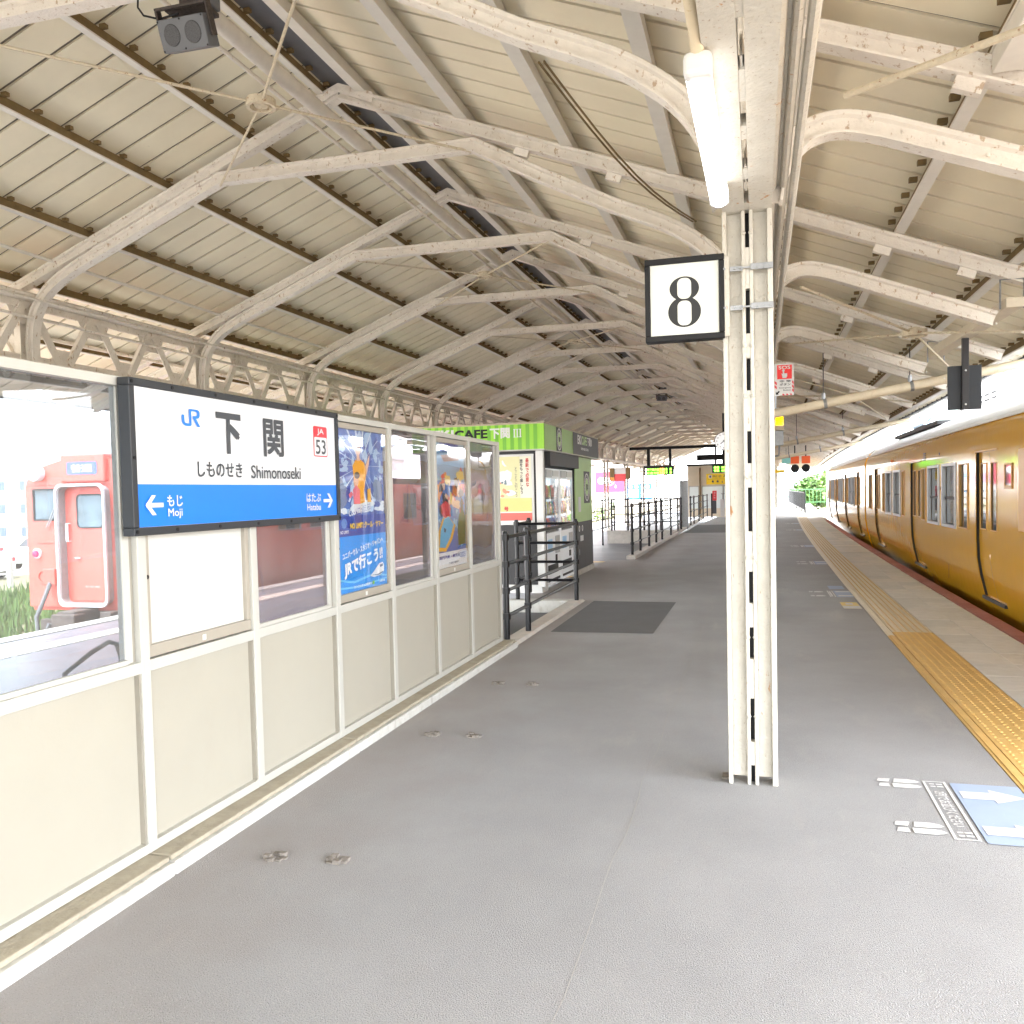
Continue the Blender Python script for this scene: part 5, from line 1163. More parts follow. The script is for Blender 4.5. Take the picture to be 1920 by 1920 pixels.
for i in range(12): g.sheet(rect(-8.4+.5*(i % 4),1.0+.35*(i//4),-8.4+.5*(i % 4)+.25,1.08+.35*(i//4)), (0,74.99,0), UX, UZ)
g.build('print', flat('pale_blue_notice', (.35,.6,.85), .4), wb, fix=False)
# lighting column signals under the right eave
for i, xx in enumerate((1.0,1.32)):
    s_ = thing('signal_lamp', ('left' if i == 0 else 'right')+' of two orange boxed signal horns hung under the far drain pipe', 'signal', (xx+.1,28,2.1), 'orange signal horns')
    MB().box(xx,28,2.20,xx+.24,28.25,2.42).build('orange_box', flat('signal_orange', (.85,.12,.02), .5), s_); MB().lathe([(.12,0),(.13,.10),(.06,.2)], (xx+.12,27.98,2.05), (0,1,0), 14).build('horn', M_BLACK, s_); MB().tube([(xx+.12,28.1,2.42),(xx+.12,28.1,2.75)], .02, 6).build('stem', M_BLACK, s_)
o = thing('yellow_plate', 'small yellow plate sign hung low beyond the orange horns', 'sign', (.8,35,2.1)); MB().box(.62,35,2.03,1.02,35.03,2.15).build('plate', M_YELLOW, o); MB().tube([(.82,35.01,2.15),(.82,35.01,2.9)], .012, 6).build('stem', M_GALV, o)
o = thing('teal_plate', 'pale teal plate hung behind the orange horns', 'sign', (1.2,38,2.5)); MB().box(1.0,38,2.45,1.35,38.03,2.80).build('plate', flat('teal_plate_paint', (.25,.62,.60), .5), o); MB().tube([(1.17,38.01,2.80),(1.17,38.01,3.1)], .012, 6).build('stem', M_GALV, o)
# dark bar fence along the far right edge
bf = thing('bar_fence', 'dark vertical bar fence along the far right edge of the platform', 'fence', (2.5,50,0))
p0, p1 = Vector((2.55,51,0)), Vector((2.62,78,0)); nb = 90; bar0 = None
for i in range(nb+1):
    p = p0.lerp(p1, i/nb)
    if bar0 is None: bar0 = MB().box(p.x-.02,p.y-.02,.18,p.x+.02,p.y+.02,1.15).build('bar', M_DARK, bf); l0 = bar0.location.copy(); q0 = p.copy()
    else: piece(bar0, bf, l0+(p-q0))
MB().bar((*p0.xy,1.15),(*p1.xy,1.15),.06,.05).bar((*p0.xy,.18),(*p1.xy,.18),.05,.05).build('rail', M_DARK, bf)
for i in range(8): p = p0.lerp(p1,i/7); MB().box(p.x-.04,p.y-.04,0,p.x+.04,p.y+.04,1.2).build('post', M_DARK, bf)
gf = thing('green_fence', 'green mesh fence closing the far end of the platform', 'fence', (1.5,79,0)); g = MB()
for i in range(26): g.box(-2+i*.3,79,0,-1.97+i*.3,79.03,1.25)
g.box(-2,79,1.2,5.6,79.03,1.26).box(-2,79,.1,5.6,79.03,.15).build('mesh_panel', flat('fence_green', (.05,.16,.06), .5), gf, stuff=True)

# ================================================================== OCHRE TRAIN at the raised platform
M_OCHRE = mat('glossy_ochre_paint', (.60,.31,.022), .10, var=.05, vscale=3, spec=.38, bump=.16, bscale=1.0, bstretch=(1,7,.8))
M_OCHRE_P = mat('ochre_panel_paint', (.62,.34,.09), .35, var=.04)
M_TROOF = mat('pale_grey_train_roof', (.74,.755,.77), .5, var=.08, vscale=2)
M_WFRAME = mat('grey_window_frame', (.34,.35,.36), .35, metal=.5, var=.08)
PROF = [(2.86,-.32),(2.78,-.12),(2.715,.10),(2.66,.34),(2.63,.55),(2.62,.8),(2.62,1.9),(2.628,2.06),(2.66,2.17),(2.70,2.225)]
def Xp(z):
    for (xa,za),(xb,zb) in zip(PROF, PROF[1:]):
        if za <= z <= zb: return xa+(xb-xa)*(z-za)/(zb-za)
    return PROF[-1][0]
def side_shell(y0, y1, holes):
    ys = {y0,y1}; zs = {z for _, z in PROF}
    for a in holes: ys |= {a[0],a[1]}; zs |= {a[2],a[3]}
    yy = y0
    while yy < y1: ys.add(yy); yy += 1.6
    ys = sorted(ys); zs = sorted(zs); mb = MB(); ix = {}
    for j, y in enumerate(ys):
        for k, z in enumerate(zs): ix[j,k] = len(mb.v); mb.v.append((Xp(z), y, z))
    for j in range(len(ys)-1):
        for k in range(len(zs)-1):
            ym, zm = (ys[j]+ys[j+1])/2, (zs[k]+zs[k+1])/2
            if any(a[0] < ym < a[1] and a[2] < zm < a[3] for a in holes): continue
            mb.f.append((ix[j,k],ix[j,k+1],ix[j+1,k+1],ix[j+1,k]))
    for a in holes:                     # reveals
        yl = (a[0],a[1]); zl = sorted({a[2],a[3]} | {z for _, z in PROF if a[2] < z < a[3]}); d = .05
        for y in yl:
            for z0, z1 in zip(zl, zl[1:]): mb.add([(Xp(z0),y,z0),(Xp(z1),y,z1),(Xp(z1)+d,y,z1),(Xp(z0)+d,y,z0)], [(0,1,2,3)])
        for z in (a[2],a[3]): mb.add([(Xp(z),a[0],z),(Xp(z),a[1],z),(Xp(z)+d,a[1],z),(Xp(z)+d,a[0],z)], [(0,1,2,3)])
    return mb
def curved_panel(y0, y1, z0, z1, off):
    zl = sorted({z0,z1} | {z for _, z in PROF if z0 < z < z1}); mb = MB(); n = len(zl)
    vs = [(Xp(z)+off,y,z) for y in (y0,y1) for z in zl]
    return mb.add(vs, [(k,k+1,n+k+1,n+k) for k in range(n-1)])
def car(y0, y1, doors, wins, smalls, label, near):
    c = thing('train_car', label, 'train car', (4.05,(y0+y1)/2,0), 'ochre train at the right platform edge')
    holes = [(a,b,.085,1.865) for a, b in doors]+[(a,b,.88,1.76) for a, b in wins]+[(a,b,.90,1.74) for a, b in smalls]
    side_shell(y0, y1, holes).build('body_side', M_OCHRE, c, warp=True, smooth=True)
    g = MB(); rp = [(2.70,2.226),(2.74,2.30),(2.86,2.42),(3.1,2.54),(3.55,2.63),(4.05,2.66),(4.55,2.63),(5.0,2.54),(5.24,2.42),(5.40,2.226)]
    n = int((y1-y0)/2); m = len(rp)
    vs = [(x,y0+(y1-y0)*i/n,z) for i in range(n+1) for x, z in rp]
    g.add(vs, [(i*m+k,i*m+k+1,(i+1)*m+k+1,(i+1)*m+k) for i in range(n) for k in range(m-1)]); g.build('roof', M_TROOF, c, warp=True, smooth=True)
    g = MB(); strip(g, 2.672, 2.712, y0, y1, 2.222, 2.262); g.build('rain_gutter', M_TROOF, c, warp=True)
    g = MB()
    for yy in (y0,y1): g.add([(x,yy,z) for x, z in PROF]+[(5.40,yy,2.225),(5.24,yy,2.42),(4.55,yy,2.63),(4.05,yy,2.66),(3.55,yy,2.63),(3.1,yy,2.54),(2.74,yy,2.30),(5.48,yy,1.9),(5.48,yy,.6),(5.3,yy,-.3)], [(0,1,2,3,4,5,6,7,8,9,16,15,14,13,12,11,10,17,18,19)])
    g.build('end_wall', M_OCHRE, c, warp=True)
    g = MB(); strip(g, 5.38, 5.46, y0, y1, -.3, 2.22); g.build('far_side', M_OCHRE, c, warp=True)
    g = MB(); strip(g, 2.95, 5.2, y0+.6, y1-.6, -1.05, -.32); g.build('underframe', M_BLACK, c, warp=True)
    g = MB(); strip(g, 2.80, 5.3, y0+.05, y1-.05, 1.0, 1.03); strip(g, 3.9,4.2,y0+.05,y1-.05,1.0,2.2); g.build('dark_interior', M_DARK, c, warp=True)
    for a, b in doors:
        mid = (a+b)/2
        for p, q in ((a+.05,mid-.004),(mid+.004,b-.004)):
            w = q-p; hs = [(p+w*.24,q-w*.20,.93,1.72)]
            lf = MB(); zl = sorted({.086,.93,1.72,1.864} | {z for _, z in PROF if .086 < z < 1.864}); yl = [p,hs[0][0],hs[0][1],q]
            for j in range(3):
                for z0, z1 in zip(zl, zl[1:]):
                    if j == 1 and .93 <= z0 and z1 <= 1.72: continue
                    lf.add([(Xp(z0)+.036,yl[j],z0),(Xp(z1)+.036,yl[j],z1),(Xp(z1)+.036,yl[j+1],z1),(Xp(z0)+.036,yl[j+1],z0)], [(0,1,2,3)])
            d_ = lf.build('door_leaf', M_OCHRE, c, warp=True, smooth=True)
            curved_panel(hs[0][0], hs[0][1], .93, 1.72, .042).build('window_pane', M_DGLASS, d_, warp=True)
            g = MB()
            for aa in ((hs[0][0]-.012,hs[0][0],.92,1.73),(hs[0][1],hs[0][1]+.012,.92,1.73)): g.box(2.62+.026,aa[0],aa[2],2.62+.040,aa[1],aa[3])
            for aa in ((.918,.93),(1.72,1.732)): g.box(2.62+.026,hs[0][0],aa[0],2.62+.040,hs[0][1],aa[1])
            g.build('window_rim', M_OCHRE_P, d_, warp=True, bevel=.003)
        MB().box(2.695,a-.0,.045,2.78,b+.0,.083).build('door_sill', M_DARK, c, warp=True)
        g = MB(); zl = sorted({.0855,1.864} | {z for _, z in PROF if .0855 < z < 1.864})
        for z0, z1 in zip(zl, zl[1:]): g.add([(Xp(z0)+.004,b-.022,z0),(Xp(z1)+.004,b-.022,z1),(Xp(z1)+.06,b-.022,z1),(Xp(z0)+.06,b-.022,z0)], [(0,1,2,3)])
        g.build('door_shadow_gap', M_BLACK, c, warp=True)
        MB().box(2.608,a-.02,1.868,2.63,b+.02,1.885).build('door_header', M_OCHRE_P, c, warp=True, bevel=.003)
    for a, b in wins:
        w_ = MB().box(2.605,a-.02,.86,2.66,a+.03,1.78).box(2.605,b-.03,.86,2.66,b+.02,1.78).box(2.605,a+.03,1.735,2.66,b-.03,1.78).box(2.605,a+.03,.86,2.66,b-.03,.905).build('window_frame', M_WFRAME, c, warp=True, bevel=.006)
        MB().box(2.645,a+.031,1.26,2.66,b-.031,1.30).build('sash_bar', M_DARK, w_, warp=True); MB().box(2.662,a+.031,.906,2.668,b-.031,1.734).build('window_pane', M_DGLASS, w_, warp=True)
        if near: MB().box(2.6605,a+.04,.91,2.6615,a+.04+.36*(b-a),1.73).build('curtain', mat('pale_curtain', (.30,.31,.30), .4, var=.3, vscale=20), w_, warp=True)
    for a, b in smalls:
        w_ = MB().box(2.606,a-.012,.89,2.625,a+.01,1.75).box(2.606,b-.01,.89,2.625,b+.012,1.75).box(2.606,a+.01,1.735,2.625,b-.01,1.752).box(2.606,a+.01,.888,2.625,b-.01,.905).build('window_frame', M_OCHRE_P, c, warp=True, bevel=.005)
        MB().box(2.64,a+.0105,.9055,2.645,b-.0105,1.7345).build('window_pane', M_DGLASS, w_, warp=True)
    return c
doorsA = [(11.05,12.10),(16.12,17.20),(21.6,22.75),(5.9,6.95)]
winsA = [(13.27,14.20),(14.47,15.40),(18.45,19.40),(19.72,20.62),(7.9,8.8),(9.0-.0,9.1)] 
winsA = winsA[:-1]
smallsA = [(12.52,13.04),(15.62,15.97),(17.92,18.2),(20.85,21.15),(23.35,24.0)]
ca = car(4.6, 24.75, doorsA, winsA, smallsA, 'nearer ochre train car with pantograph roof and dark double doors', True)
MB().box(2.600,9.72,.98,2.640,10.14,1.84).build('blank_panel', M_OCHRE_P, ca, warp=True, bevel=.008)
g = MB()
for z in (1.98,1.945,1.91,1.875): g.box(2.612,15.60,z,2.622,15.80,z+.018)
g.build('vent_slots', M_BLACK, ca, warp=True)
g = MB()
for (y, z) in ((14.42,1.94),(14.36,1.42)): g.lathe([(.022,0),(.022,.006)], (2.618,y,z), (-1,0,0), 10)
g.build('round_caps', M_BLACK, ca, warp=True)
MB().box(2.606,10.42,1.42,2.625,10.72,1.46).box(2.606,10.42,1.68,2.625,10.72,1.70).box(2.606,10.42,1.461,2.614,10.445,1.679).box(2.606,10.695,1.461,2.614,10.72,1.679).build('destination_frame', M_OCHRE_P, ca, warp=True, bevel=.003)
MB().box(2.614,10.446,1.4605,2.619,10.694,1.6795).build('destination_glass', M_DGLASS, ca, warp=True)
g = MB()
for (a, b, z0, z1) in ((14.0,14.35,.1,.42),): g.box(2.665,a,z0,2.668,a+.006,z1)
g.build('hatch_line', M_BLACK, ca, warp=True)
MB().lathe([(.03,0),(.02,.03),(.0,.035)], (2.622,19.6,1.98), (-1,0,0), 10).build('side_lamp', mat('orange_side_lamp', (.9,.2,.05), .3), ca, warp=True)
# roof gear
ac = MB().box(3.25,13.4,2.56,4.85,16.4,2.93).build('air_conditioner', M_TROOF, ca, warp=True, bevel=.05, seg=3)
g = MB()
for k in range(6): g.box(3.238,13.8+k*.42,2.70,3.2495,14.05+k*.42,2.72); g.box(3.238,13.8+k*.42,2.78,3.2495,14.05+k*.42,2.80)
g.build('grille_slots', M_DARK, ac, warp=True, stuff=True)
g = MB(); strip(g, 2.98, 3.3, 16.7, 22.0, 2.53, 2.60); g.build('roof_walkway', M_DARK, ca, warp=True)
M_PANTO = mat('blue_grey_pantograph', (.16,.24,.33), .4, metal=.4, var=.1)
pg = MB()
for xx in (3.35,4.75):
    pg.tube([(xx,15.9,2.78),(xx+.05,14.75,3.12),(xx+.12,15.6,3.55)], .022, 6); pg.tube([(xx,15.9,2.78),(xx+.05,17.0,3.12),(xx+.12,16.2,3.55)], .022, 6)
pg.tube([(3.4,14.75,3.12),(4.8,17.0,3.12)], .014, 6).tube([(4.8,14.75,3.12),(3.4,17.0,3.12)], .014, 6).tube([(3.47,15.6,3.55),(4.87,15.6,3.55)], .02, 6).tube([(3.47,16.2,3.55),(4.87,16.2,3.55)], .02, 6)
pg.tube([(3.2,15.7,3.58),(3.35,15.7,3.66),(4.9,15.7,3.66),(5.05,15.7,3.58)], .022, 6).tube([(3.2,16.1,3.58),(3.35,16.1,3.66),(4.9,16.1,3.66),(5.05,16.1,3.58)], .022, 6).box(3.2,15.2,2.70,4.9,16.6,2.78)
pg.v = [(x, y+4.3, 2.70+(z-2.70)*.62) for x, y, z in pg.v]
pg.build('pantograph', M_PANTO, ca, warp=True, smooth=True)
g = MB()
for xx in (3.3,4.8):
    for yy in (19.6,20.8): g.lathe([(.05,0),(.09,.03),(.05,.06),(.09,.09),(.05,.12)], (xx,yy,2.6), n=10)
g.build('insulators', M_WHITE, ca, warp=True)
sh = 20.4
cb_ = car(25.15, 44.9, [(26.3,27.4),(31.0,32.1),(36.3,37.4),(41.6,42.7)], [(28.2,29.1),(29.4,30.3),(33.2,34.1),(34.4,35.3),(38.5,39.4),(39.7,40.6)], [(27.6,27.95),(30.45,30.8),(32.4,32.75),(35.7,36.05),(37.7,38.05),(41.0,41.3),(43.4,44.0)], 'farther ochre train car standing beyond the coupling gap', False)
cp = MB(); strip(cp, 3.3, 4.8, 24.7, 25.2, -.2, 2.2, .5); cp.build('gangway', M_BLACK, ca, warp=True)
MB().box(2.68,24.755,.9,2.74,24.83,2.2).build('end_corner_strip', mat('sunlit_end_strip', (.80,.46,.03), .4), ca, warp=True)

# ================================================================== RED RAILCAR on the left track
M_VERM = mat('faded_vermilion_paint', (.72,.12,.09), .35, var=.08, vscale=2, coat=.2, stain=[(3,.6,.2,(.62,.16,.12),(1,1,.4),.4)])
M_VRIM = mat('white_gangway_rim', (.74,.75,.76), .5, var=.06); M_UNDER = mat('dusty_brown_running_gear', (.13,.105,.09), .9, var=.5, vscale=12, bump=.5)
rcx, rcy = -12.6, 14.1
rc = thing('railcar', 'red diesel railcar with white gangway frame seen through the nearest glass pane', 'railcar', (rcx,rcy,-1.4))
BP = [(-1.44,-.55),(-1.47,0),(-1.46,1.85),(-1.36,2.06),(-1.1,2.22),(-.6,2.34),(0,2.38),(.6,2.34),(1.1,2.22),(1.36,2.06),(1.46,1.85),(1.47,0),(1.44,-.55)]
def body(y0, y1, parent, side_mat, wins, doors, front=False):
    # platform-facing side as a sheet with openings, the rest as a shell
    X = rcx+1.465; ys = sorted({y0,y1} | {v for a in wins+doors for v in a[:2]}); zs = sorted({-.55,1.86} | {v for a in wins+doors for v in a[2:]})
    mb = MB()
    for a, b in zip(ys, ys[1:]):
        for c_, d_ in zip(zs, zs[1:]):
            ym, zm = (a+b)/2, (c_+d_)/2
            if any(h[0] < ym < h[1] and h[2] < zm < h[3] for h in wins+doors): continue
            mb.add([(X,a,c_),(X,b,c_),(X,b,d_),(X,a,d_)], [(0,1,2,3)])
    mb.build('side_panel', side_mat, parent)
    for h in wins:
        f = MB().box(X-.03,h[0],h[2],X+.008,h[0]+.03,h[3]).box(X-.03,h[1]-.03,h[2],X+.008,h[1],h[3]).box(X-.03,h[0]+.03,h[3]-.03,X+.008,h[1]-.03,h[3]).box(X-.03,h[0]+.03,h[2],X+.008,h[1]-.03,h[2]+.03).box(X-.03,h[0]+.03,(h[2]+h[3])/2,X,h[1]-.03,(h[2]+h[3])/2+.03).build('window_frame', M_WFRAME, parent)
        MB().box(X-.025,h[0]+.0305,h[2]+.0305,X-.02,h[1]-.0305,h[3]-.0305).build('window_pane', mat('greenish_dark_glass', (.10,.13,.12), .05, var=.5, vscale=1.0, spec=.8), f)
    for h in doors: MB().box(X-.06,h[0]+.01,h[2],X-.04,h[1]-.01,h[3]).build('side_door', side_mat, parent, bevel=.004)
    g = MB(); r_ = [(rcx+x,z) for x, z in BP]; n = len(r_)
    g.add([(x,y,z) for y in (y0,y1) for x, z in r_], [(k,k+1,n+k+1,n+k) for k in range(2,9)]); g.build('roof', M_TROOF, parent, smooth=True)
    g = MB(); g.box(rcx-1.47,y0,-.55,rcx-1.44,y1,1.85).box(rcx-1.44,y0+.05,-.62,rcx+1.44,y1-.05,-.551).box(rcx-1.44,y1-.05,-.55,rcx+1.44,y1,2.2); g.build('shell', side_mat, parent)
    g = MB(); g.box(rcx-.9,y0+2.6,-1.2,rcx+.9,y1-2.6,-.62)
    for yy in (y0+.9,y0+2.9,y1-3.6,y1-1.6):
        for xx in (-.55,.55): g.lathe([(.43,-.06),(.43,.06)], (rcx+xx,yy,-.90), (1,0,0), 18)
    g.box(rcx-1.0,y0+1.0,-1.0,rcx+1.0,y0+4.2,-.7).box(rcx-1.0,y1-4.2,-1.0,rcx+1.0,y1-1.0,-.7)
    for k in range(5): g.box(rcx+.9,y0+5+k*2.4,-1.15,rcx+1.3,y0+6.6+k*2.4,-.65)
    g.build('running_gear', M_UNDER, parent)
w1 = [(rcy+3.0+i*1.55,rcy+4.1+i*1.55,.72,1.58) for i in range(11) if i not in (0,5)]+[(rcy+.45,rcy+1.05,.95,1.6)]
body(rcy, rcy+20.5, rc, M_VERM, w1, [(rcy+1.4,rcy+2.5,-.35,1.65),(rcy+19,rcy+20,-.35,1.65)])
rc2 = thing('railcar', 'second red railcar coupled behind the first beyond the glass', 'railcar', (rcx,rcy+21,-1.4))
body(rcy+21, rcy+41, rc2, M_VERM, [(rcy+24+i*1.55,rcy+25.1+i*1.55,.72,1.58) for i in range(9)], [(rcy+22.3,rcy+23.4,-.35,1.65)])
# cab front
FY = rcy
g = MB(); hol = [(-1.30,-.66,1.16,1.80),(.66,1.30,1.16,1.80)]
xs = sorted({-1.44,1.44,-.56,.56,-1.30,-.66,.66,1.30}); zs = sorted({-.55,1.16,1.80,1.86})
for a, b in zip(xs, xs[1:]):
    for c_, d_ in zip(zs, zs[1:]):
        if any(h[0] < (a+b)/2 < h[1] and h[2] < (c_+d_)/2 < h[3] for h in hol): continue
        g.add([(rcx+a,FY,c_),(rcx+b,FY,c_),(rcx+b,FY,d_),(rcx+a,FY,d_)], [(0,1,2,3)])
g.add([(rcx+x,FY,z) for x, z in BP[2:11]], [tuple(range(9))])
g.add([(rcx+x,FY+(0 if i < 9 else 1.2),z) for i, (x, z) in enumerate(BP[2:11]+BP[2:11])], [(k,k+1,k+10,k+9) for k in range(8)])
g.build('cab_front', M_VERM, rc)
for h in hol:
    f = MB().box(rcx+h[0],FY-.012,h[2],rcx+h[0]+.035,FY+.03,h[3]).box(rcx+h[1]-.035,FY-.012,h[2],rcx+h[1],FY+.03,h[3]).box(rcx+h[0]+.035,FY-.012,h[3]-.035,rcx+h[1]-.035,FY+.03,h[3]).box(rcx+h[0]+.035,FY-.012,h[2],rcx+h[1]-.035,FY+.03,h[2]+.035).build('cab_window_frame', M_DARK, rc)
    MB().box(rcx+h[0]+.0355,FY+.015,h[2]+.0355,rcx+h[1]-.0355,FY+.02,h[3]-.0355).build('cab_window', mat('blue_grey_cab_glass', (.16,.23,.27), .06, var=.6, vscale=2.2, spec=.8), f)
dbx = MB().box(rcx-.52,FY-.10,1.90,rcx+.52,FY+.7,2.45).build('sign_housing', M_VERM, rc, bevel=.04, seg=3)
ds = MB().prism(rrect(-.36,2.045,.36,2.30,.05), (rcx,FY-.101,0), UX, UZ, .004).build('destination_sign', mat('slate_blue_sign', (.10,.14,.24), .4), dbx)
text('普通', (rcx,FY-.108,2.17), UX, UZ, M_WHITE, .50, .15, dbx, bold=.04)
for xx in (-1.12,1.12):
    hl = MB().lathe([(.15,.05),(.165,-.10),(.15,-.13)], (rcx+xx,FY-.02,2.10), (0,1,0), 20).build('headlight', M_VRIM, rc, smooth=True)
    MB().lathe([(.125,0),(.09,.03),(.0,.04)], (rcx+xx,FY-.15,2.10), (0,-1,0), 18).build('headlight_lens', mat('headlight_lens_glass', (.75,.78,.75), .1, var=.2, vscale=10), hl, smooth=True)
    MB().lathe([(.10,0),(.10,.03),(.07,.05)], (rcx+xx*1.1,FY,.51), (0,-1,0), 16).build('tail_light_rim', M_VRIM, rc)
    MB().lathe([(.075,.05),(.06,.085),(.0,.10)], (rcx+xx*1.1,FY,.51), (0,-1,0), 16).build('tail_light', mat('lit_red_tail_lamp', (.9,.01,.05), .2, emit=.9 if xx < 0 else 0.2), rc, smooth=True)
# gangway bellows frame with its door
g = MB()
def rr_ring(mb, outer, inner, y, t):
    n = len(outer); vs = [(rcx+x,y,z) for x, z in outer]+[(rcx+x,y,z) for x, z in inner]+[(rcx+x,y+t,z) for x, z in outer]+[(rcx+x,y+t,z) for x, z in inner]
    for i in range(n): j = (i+1) % n; mb.f += [tuple(len(mb.v)+q for q in f) for f in ((i,j,n+j,n+i),(2*n+i,3*n+i,3*n+j,2*n+j),(i,2*n+i,2*n+j,j),(n+i,n+j,3*n+j,3*n+i))]
    mb.v += vs
rr_ring(g, rrect(-.58,-.52,.58,1.87,.16,5), rrect(-.535,-.475,.535,1.825,.14,5), FY-.22, .05); g.build('gangway_rim', M_VRIM, rc)
g = MB(); rr_ring(g, rrect(-.54,-.48,.54,1.83,.14,5), rrect(-.52,-.46,.52,1.81,.13,5), FY-.17, .17); g.build('bellows', mat('pale_grey_bellows', (.38,.37,.36), .8, var=.3, vscale=14), rc)
dr = MB().box(rcx-.36,FY-.02,-.42,rcx+.47,FY+.01,1.70).build('gangway_door', M_VERM, rc, bevel=.006); MB().prism(rrect(-.20,1.03,.37,1.64,.07), (rcx,FY-.021,0), UX, UZ, .006).build('door_window', MATS['blue_grey_cab_glass'], dr); 
g = MB(); rr_ring(g, rrect(-.23,1.00,.40,1.67,.09), rrect(-.20,1.03,.37,1.64,.07), FY-.034, .012); g.build('door_window_rim', M_DARK, dr)
MB().tube([(rcx-.28,FY-.04,.42),(rcx-.16,FY-.07,.42)], .02, 6).build('door_handle', M_VRIM, dr)
g = MB()
for xx, z0, z1 in ((-.46,.75,1.1),(-.42,.75,1.1),(-1.0,-.05,.15)): g.tube([(rcx+xx,FY,z0),(rcx+xx,FY-.07,z0),(rcx+xx,FY-.07,z1),(rcx+xx,FY,z1)], .012, 6)
g.build('grab_rails', M_VRIM, rc)
g = MB(); g.bar((rcx-.95,FY-.05,1.02),(rcx-.62,FY-.05,1.62),.02,.015).bar((rcx-.90,FY-.05,1.05),(rcx-.56,FY-.05,1.60),.015,.015); g.build('wiper', M_WFRAME, rc)
MB().box(rcx-.98,FY-.16,-.10,rcx-.70,FY,.22).build('jumper_box', M_VERM, rc, bevel=.02)
MB().tube([(rcx-.82,FY-.14,-.05),(rcx-.88,FY-.24,-.35),(rcx-1.04,FY-.30,-.72),(rcx-1.02,FY-.30,-1.0),(rcx-.86,FY-.28,-1.05),(rcx-.78,FY-.25,-.85)], .042, 10).build('jumper_hose', mat('grey_rubber_hose', (.16,.165,.17), .6), rc, smooth=True)
MB().ring((rcx-1.12,FY-.004,.05), (0,-1,0), .10, .14, .02, 18).build('round_step', M_VERM, rc); MB().box(rcx-1.25,FY-.02,.72,rcx-.66,FY,.745).build('trim_strip', M_VERM, rc)
MB().box(rcx-.18,FY-.62,-.78,rcx+.18,FY,-.55).box(rcx-.30,FY-.72,-.92,rcx+.24,FY-.42,-.60).build('coupler', M_UNDER, rc, bevel=.03); 
g = MB(); g.box(rcx-1.2,FY-.05,-1.22,rcx+1.2,FY+.1,-.8).box(rcx+.45,FY-.3,-1.0,rcx+.7,FY,-.6).box(rcx-.6,FY-.25,-.95,rcx-.35,FY,-.62); g.build('snow_plough', M_UNDER, rc, bevel=.02)
text('キハ47 1062', (rcx+.08,FY-.028,-.14), UX, UZ, M_WHITE, .34, .045, rc)

# ================================================================== BEYOND THE TRACKS
M_BWALL = mat('white_render_wall', (.72,.72,.71), .8, var=.06, vscale=.4); M_BWIN = mat('blue_grey_window', (.14,.19,.26), .15, var=.3)
def block(x0, x1, y0, y1, h, label, cols, rows, side=None, name='office_building'):
    b = thing(name, label, 'building', ((x0+x1)/2,y0,-1.7)); MB().box(x0,y0,-1.75,x1,y1,h).build('wall', M_BWALL, b); MB().box(x0-.15,y0-.15,h+.001,x1+.15,y1+.15,h+.3).build('parapet', M_BWALL, b)
    w = (x1-x0)/cols; hh = (h+1.5)/rows; proto = None
    for i in range(cols):
        for j in range(rows):
            p = (x0+w*(i+.28), y0-.06, -1.5+hh*(j+.38))
            if proto is None:
                proto = MB().box(p[0],p[1],p[2],p[0]+w*.44,p[1]+.058,p[2]+hh*.4).build('window', M_BWIN, b); MB().box(p[0]+w*.2,p[1]-.02,p[2]+.001,p[0]+w*.24,p[1]-.001,p[2]+hh*.4).build('mullion', M_WHITE, proto); p0_ = p; l0_ = proto.location.copy()
            else:
                q = piece(proto, b, l0_+Vector(p)-Vector(p0_)); ch = proto.children[0].copy(); COL.objects.link(ch); ch.parent = q
    return b
block(-66,-50.5,52,64,3.6, 'white office block with blue grey windows behind the red railcar', 6, 3)
block(-49,-36,75,86,5.2, 'low pale building beyond the railcar roof', 7, 3)
block(8,20,128,140,9, 'grey white building beyond the platform end on the right', 5, 5); block(2.5,6.8,150,160,10.5, 'tall pale building straight beyond the far fence', 3, 6)
def pole(x, y, h, r, label, arm=None, m=None):
    o = thing('catenary_pole', label, 'pole', (x,y,-1.6), 'poles beyond the tracks'); MB().tube([(x,y,-1.7),(x,y,h)], [r,r*.8], 10).build('mast', m or M_CONC, o, smooth=True)
    if arm: MB().box(x-arm,y-.06,h-.95,x+arm,y+.06,h-.8).build('crossarm', m or M_CONC, o)
    return o
pole(-34.5,32,5.3,.23,'plain thick pole behind the red railcar headlight'); pole(-33,37,6.4,.27,'pole with a short crossarm behind the railcar sign',1.2)
lt_ = thing('signal_mast', 'red and white banner mast with dark lamps behind the railcar', 'mast', (-31,37.5,0)); MB().box(-31.6,37.4,3.0,-30.6,37.7,7.6).build('banner_board', M_BWALL, lt_); MB().box(-30.5,37.5,3.0,-29.9,37.7,7.6).build('blue_board', flat('pale_blue_notice', (.35,.6,.85), .4), lt_); MB().tube([(-30.6,37.6,-1.7),(-30.6,37.6,3.1)], .15, 8).build('mast', M_CONC, lt_)
g = MB()
for k in range(4): g.lathe([(.2,0),(.2,.1)], (-31.3+k*.45,37.35,4.6), (0,-1,0), 12)
g.build('lamps', M_DARK, lt_); g = MB()
for k in range(7): g.box(-31.5+.13*k,37.38,5.6,-31.44+.13*k,37.398,6.6); g.box(-31.5+.13*k,37.38,3.3,-31.44+.13*k,37.398,4.2)
g.build('print', M_STRIPE, lt_)
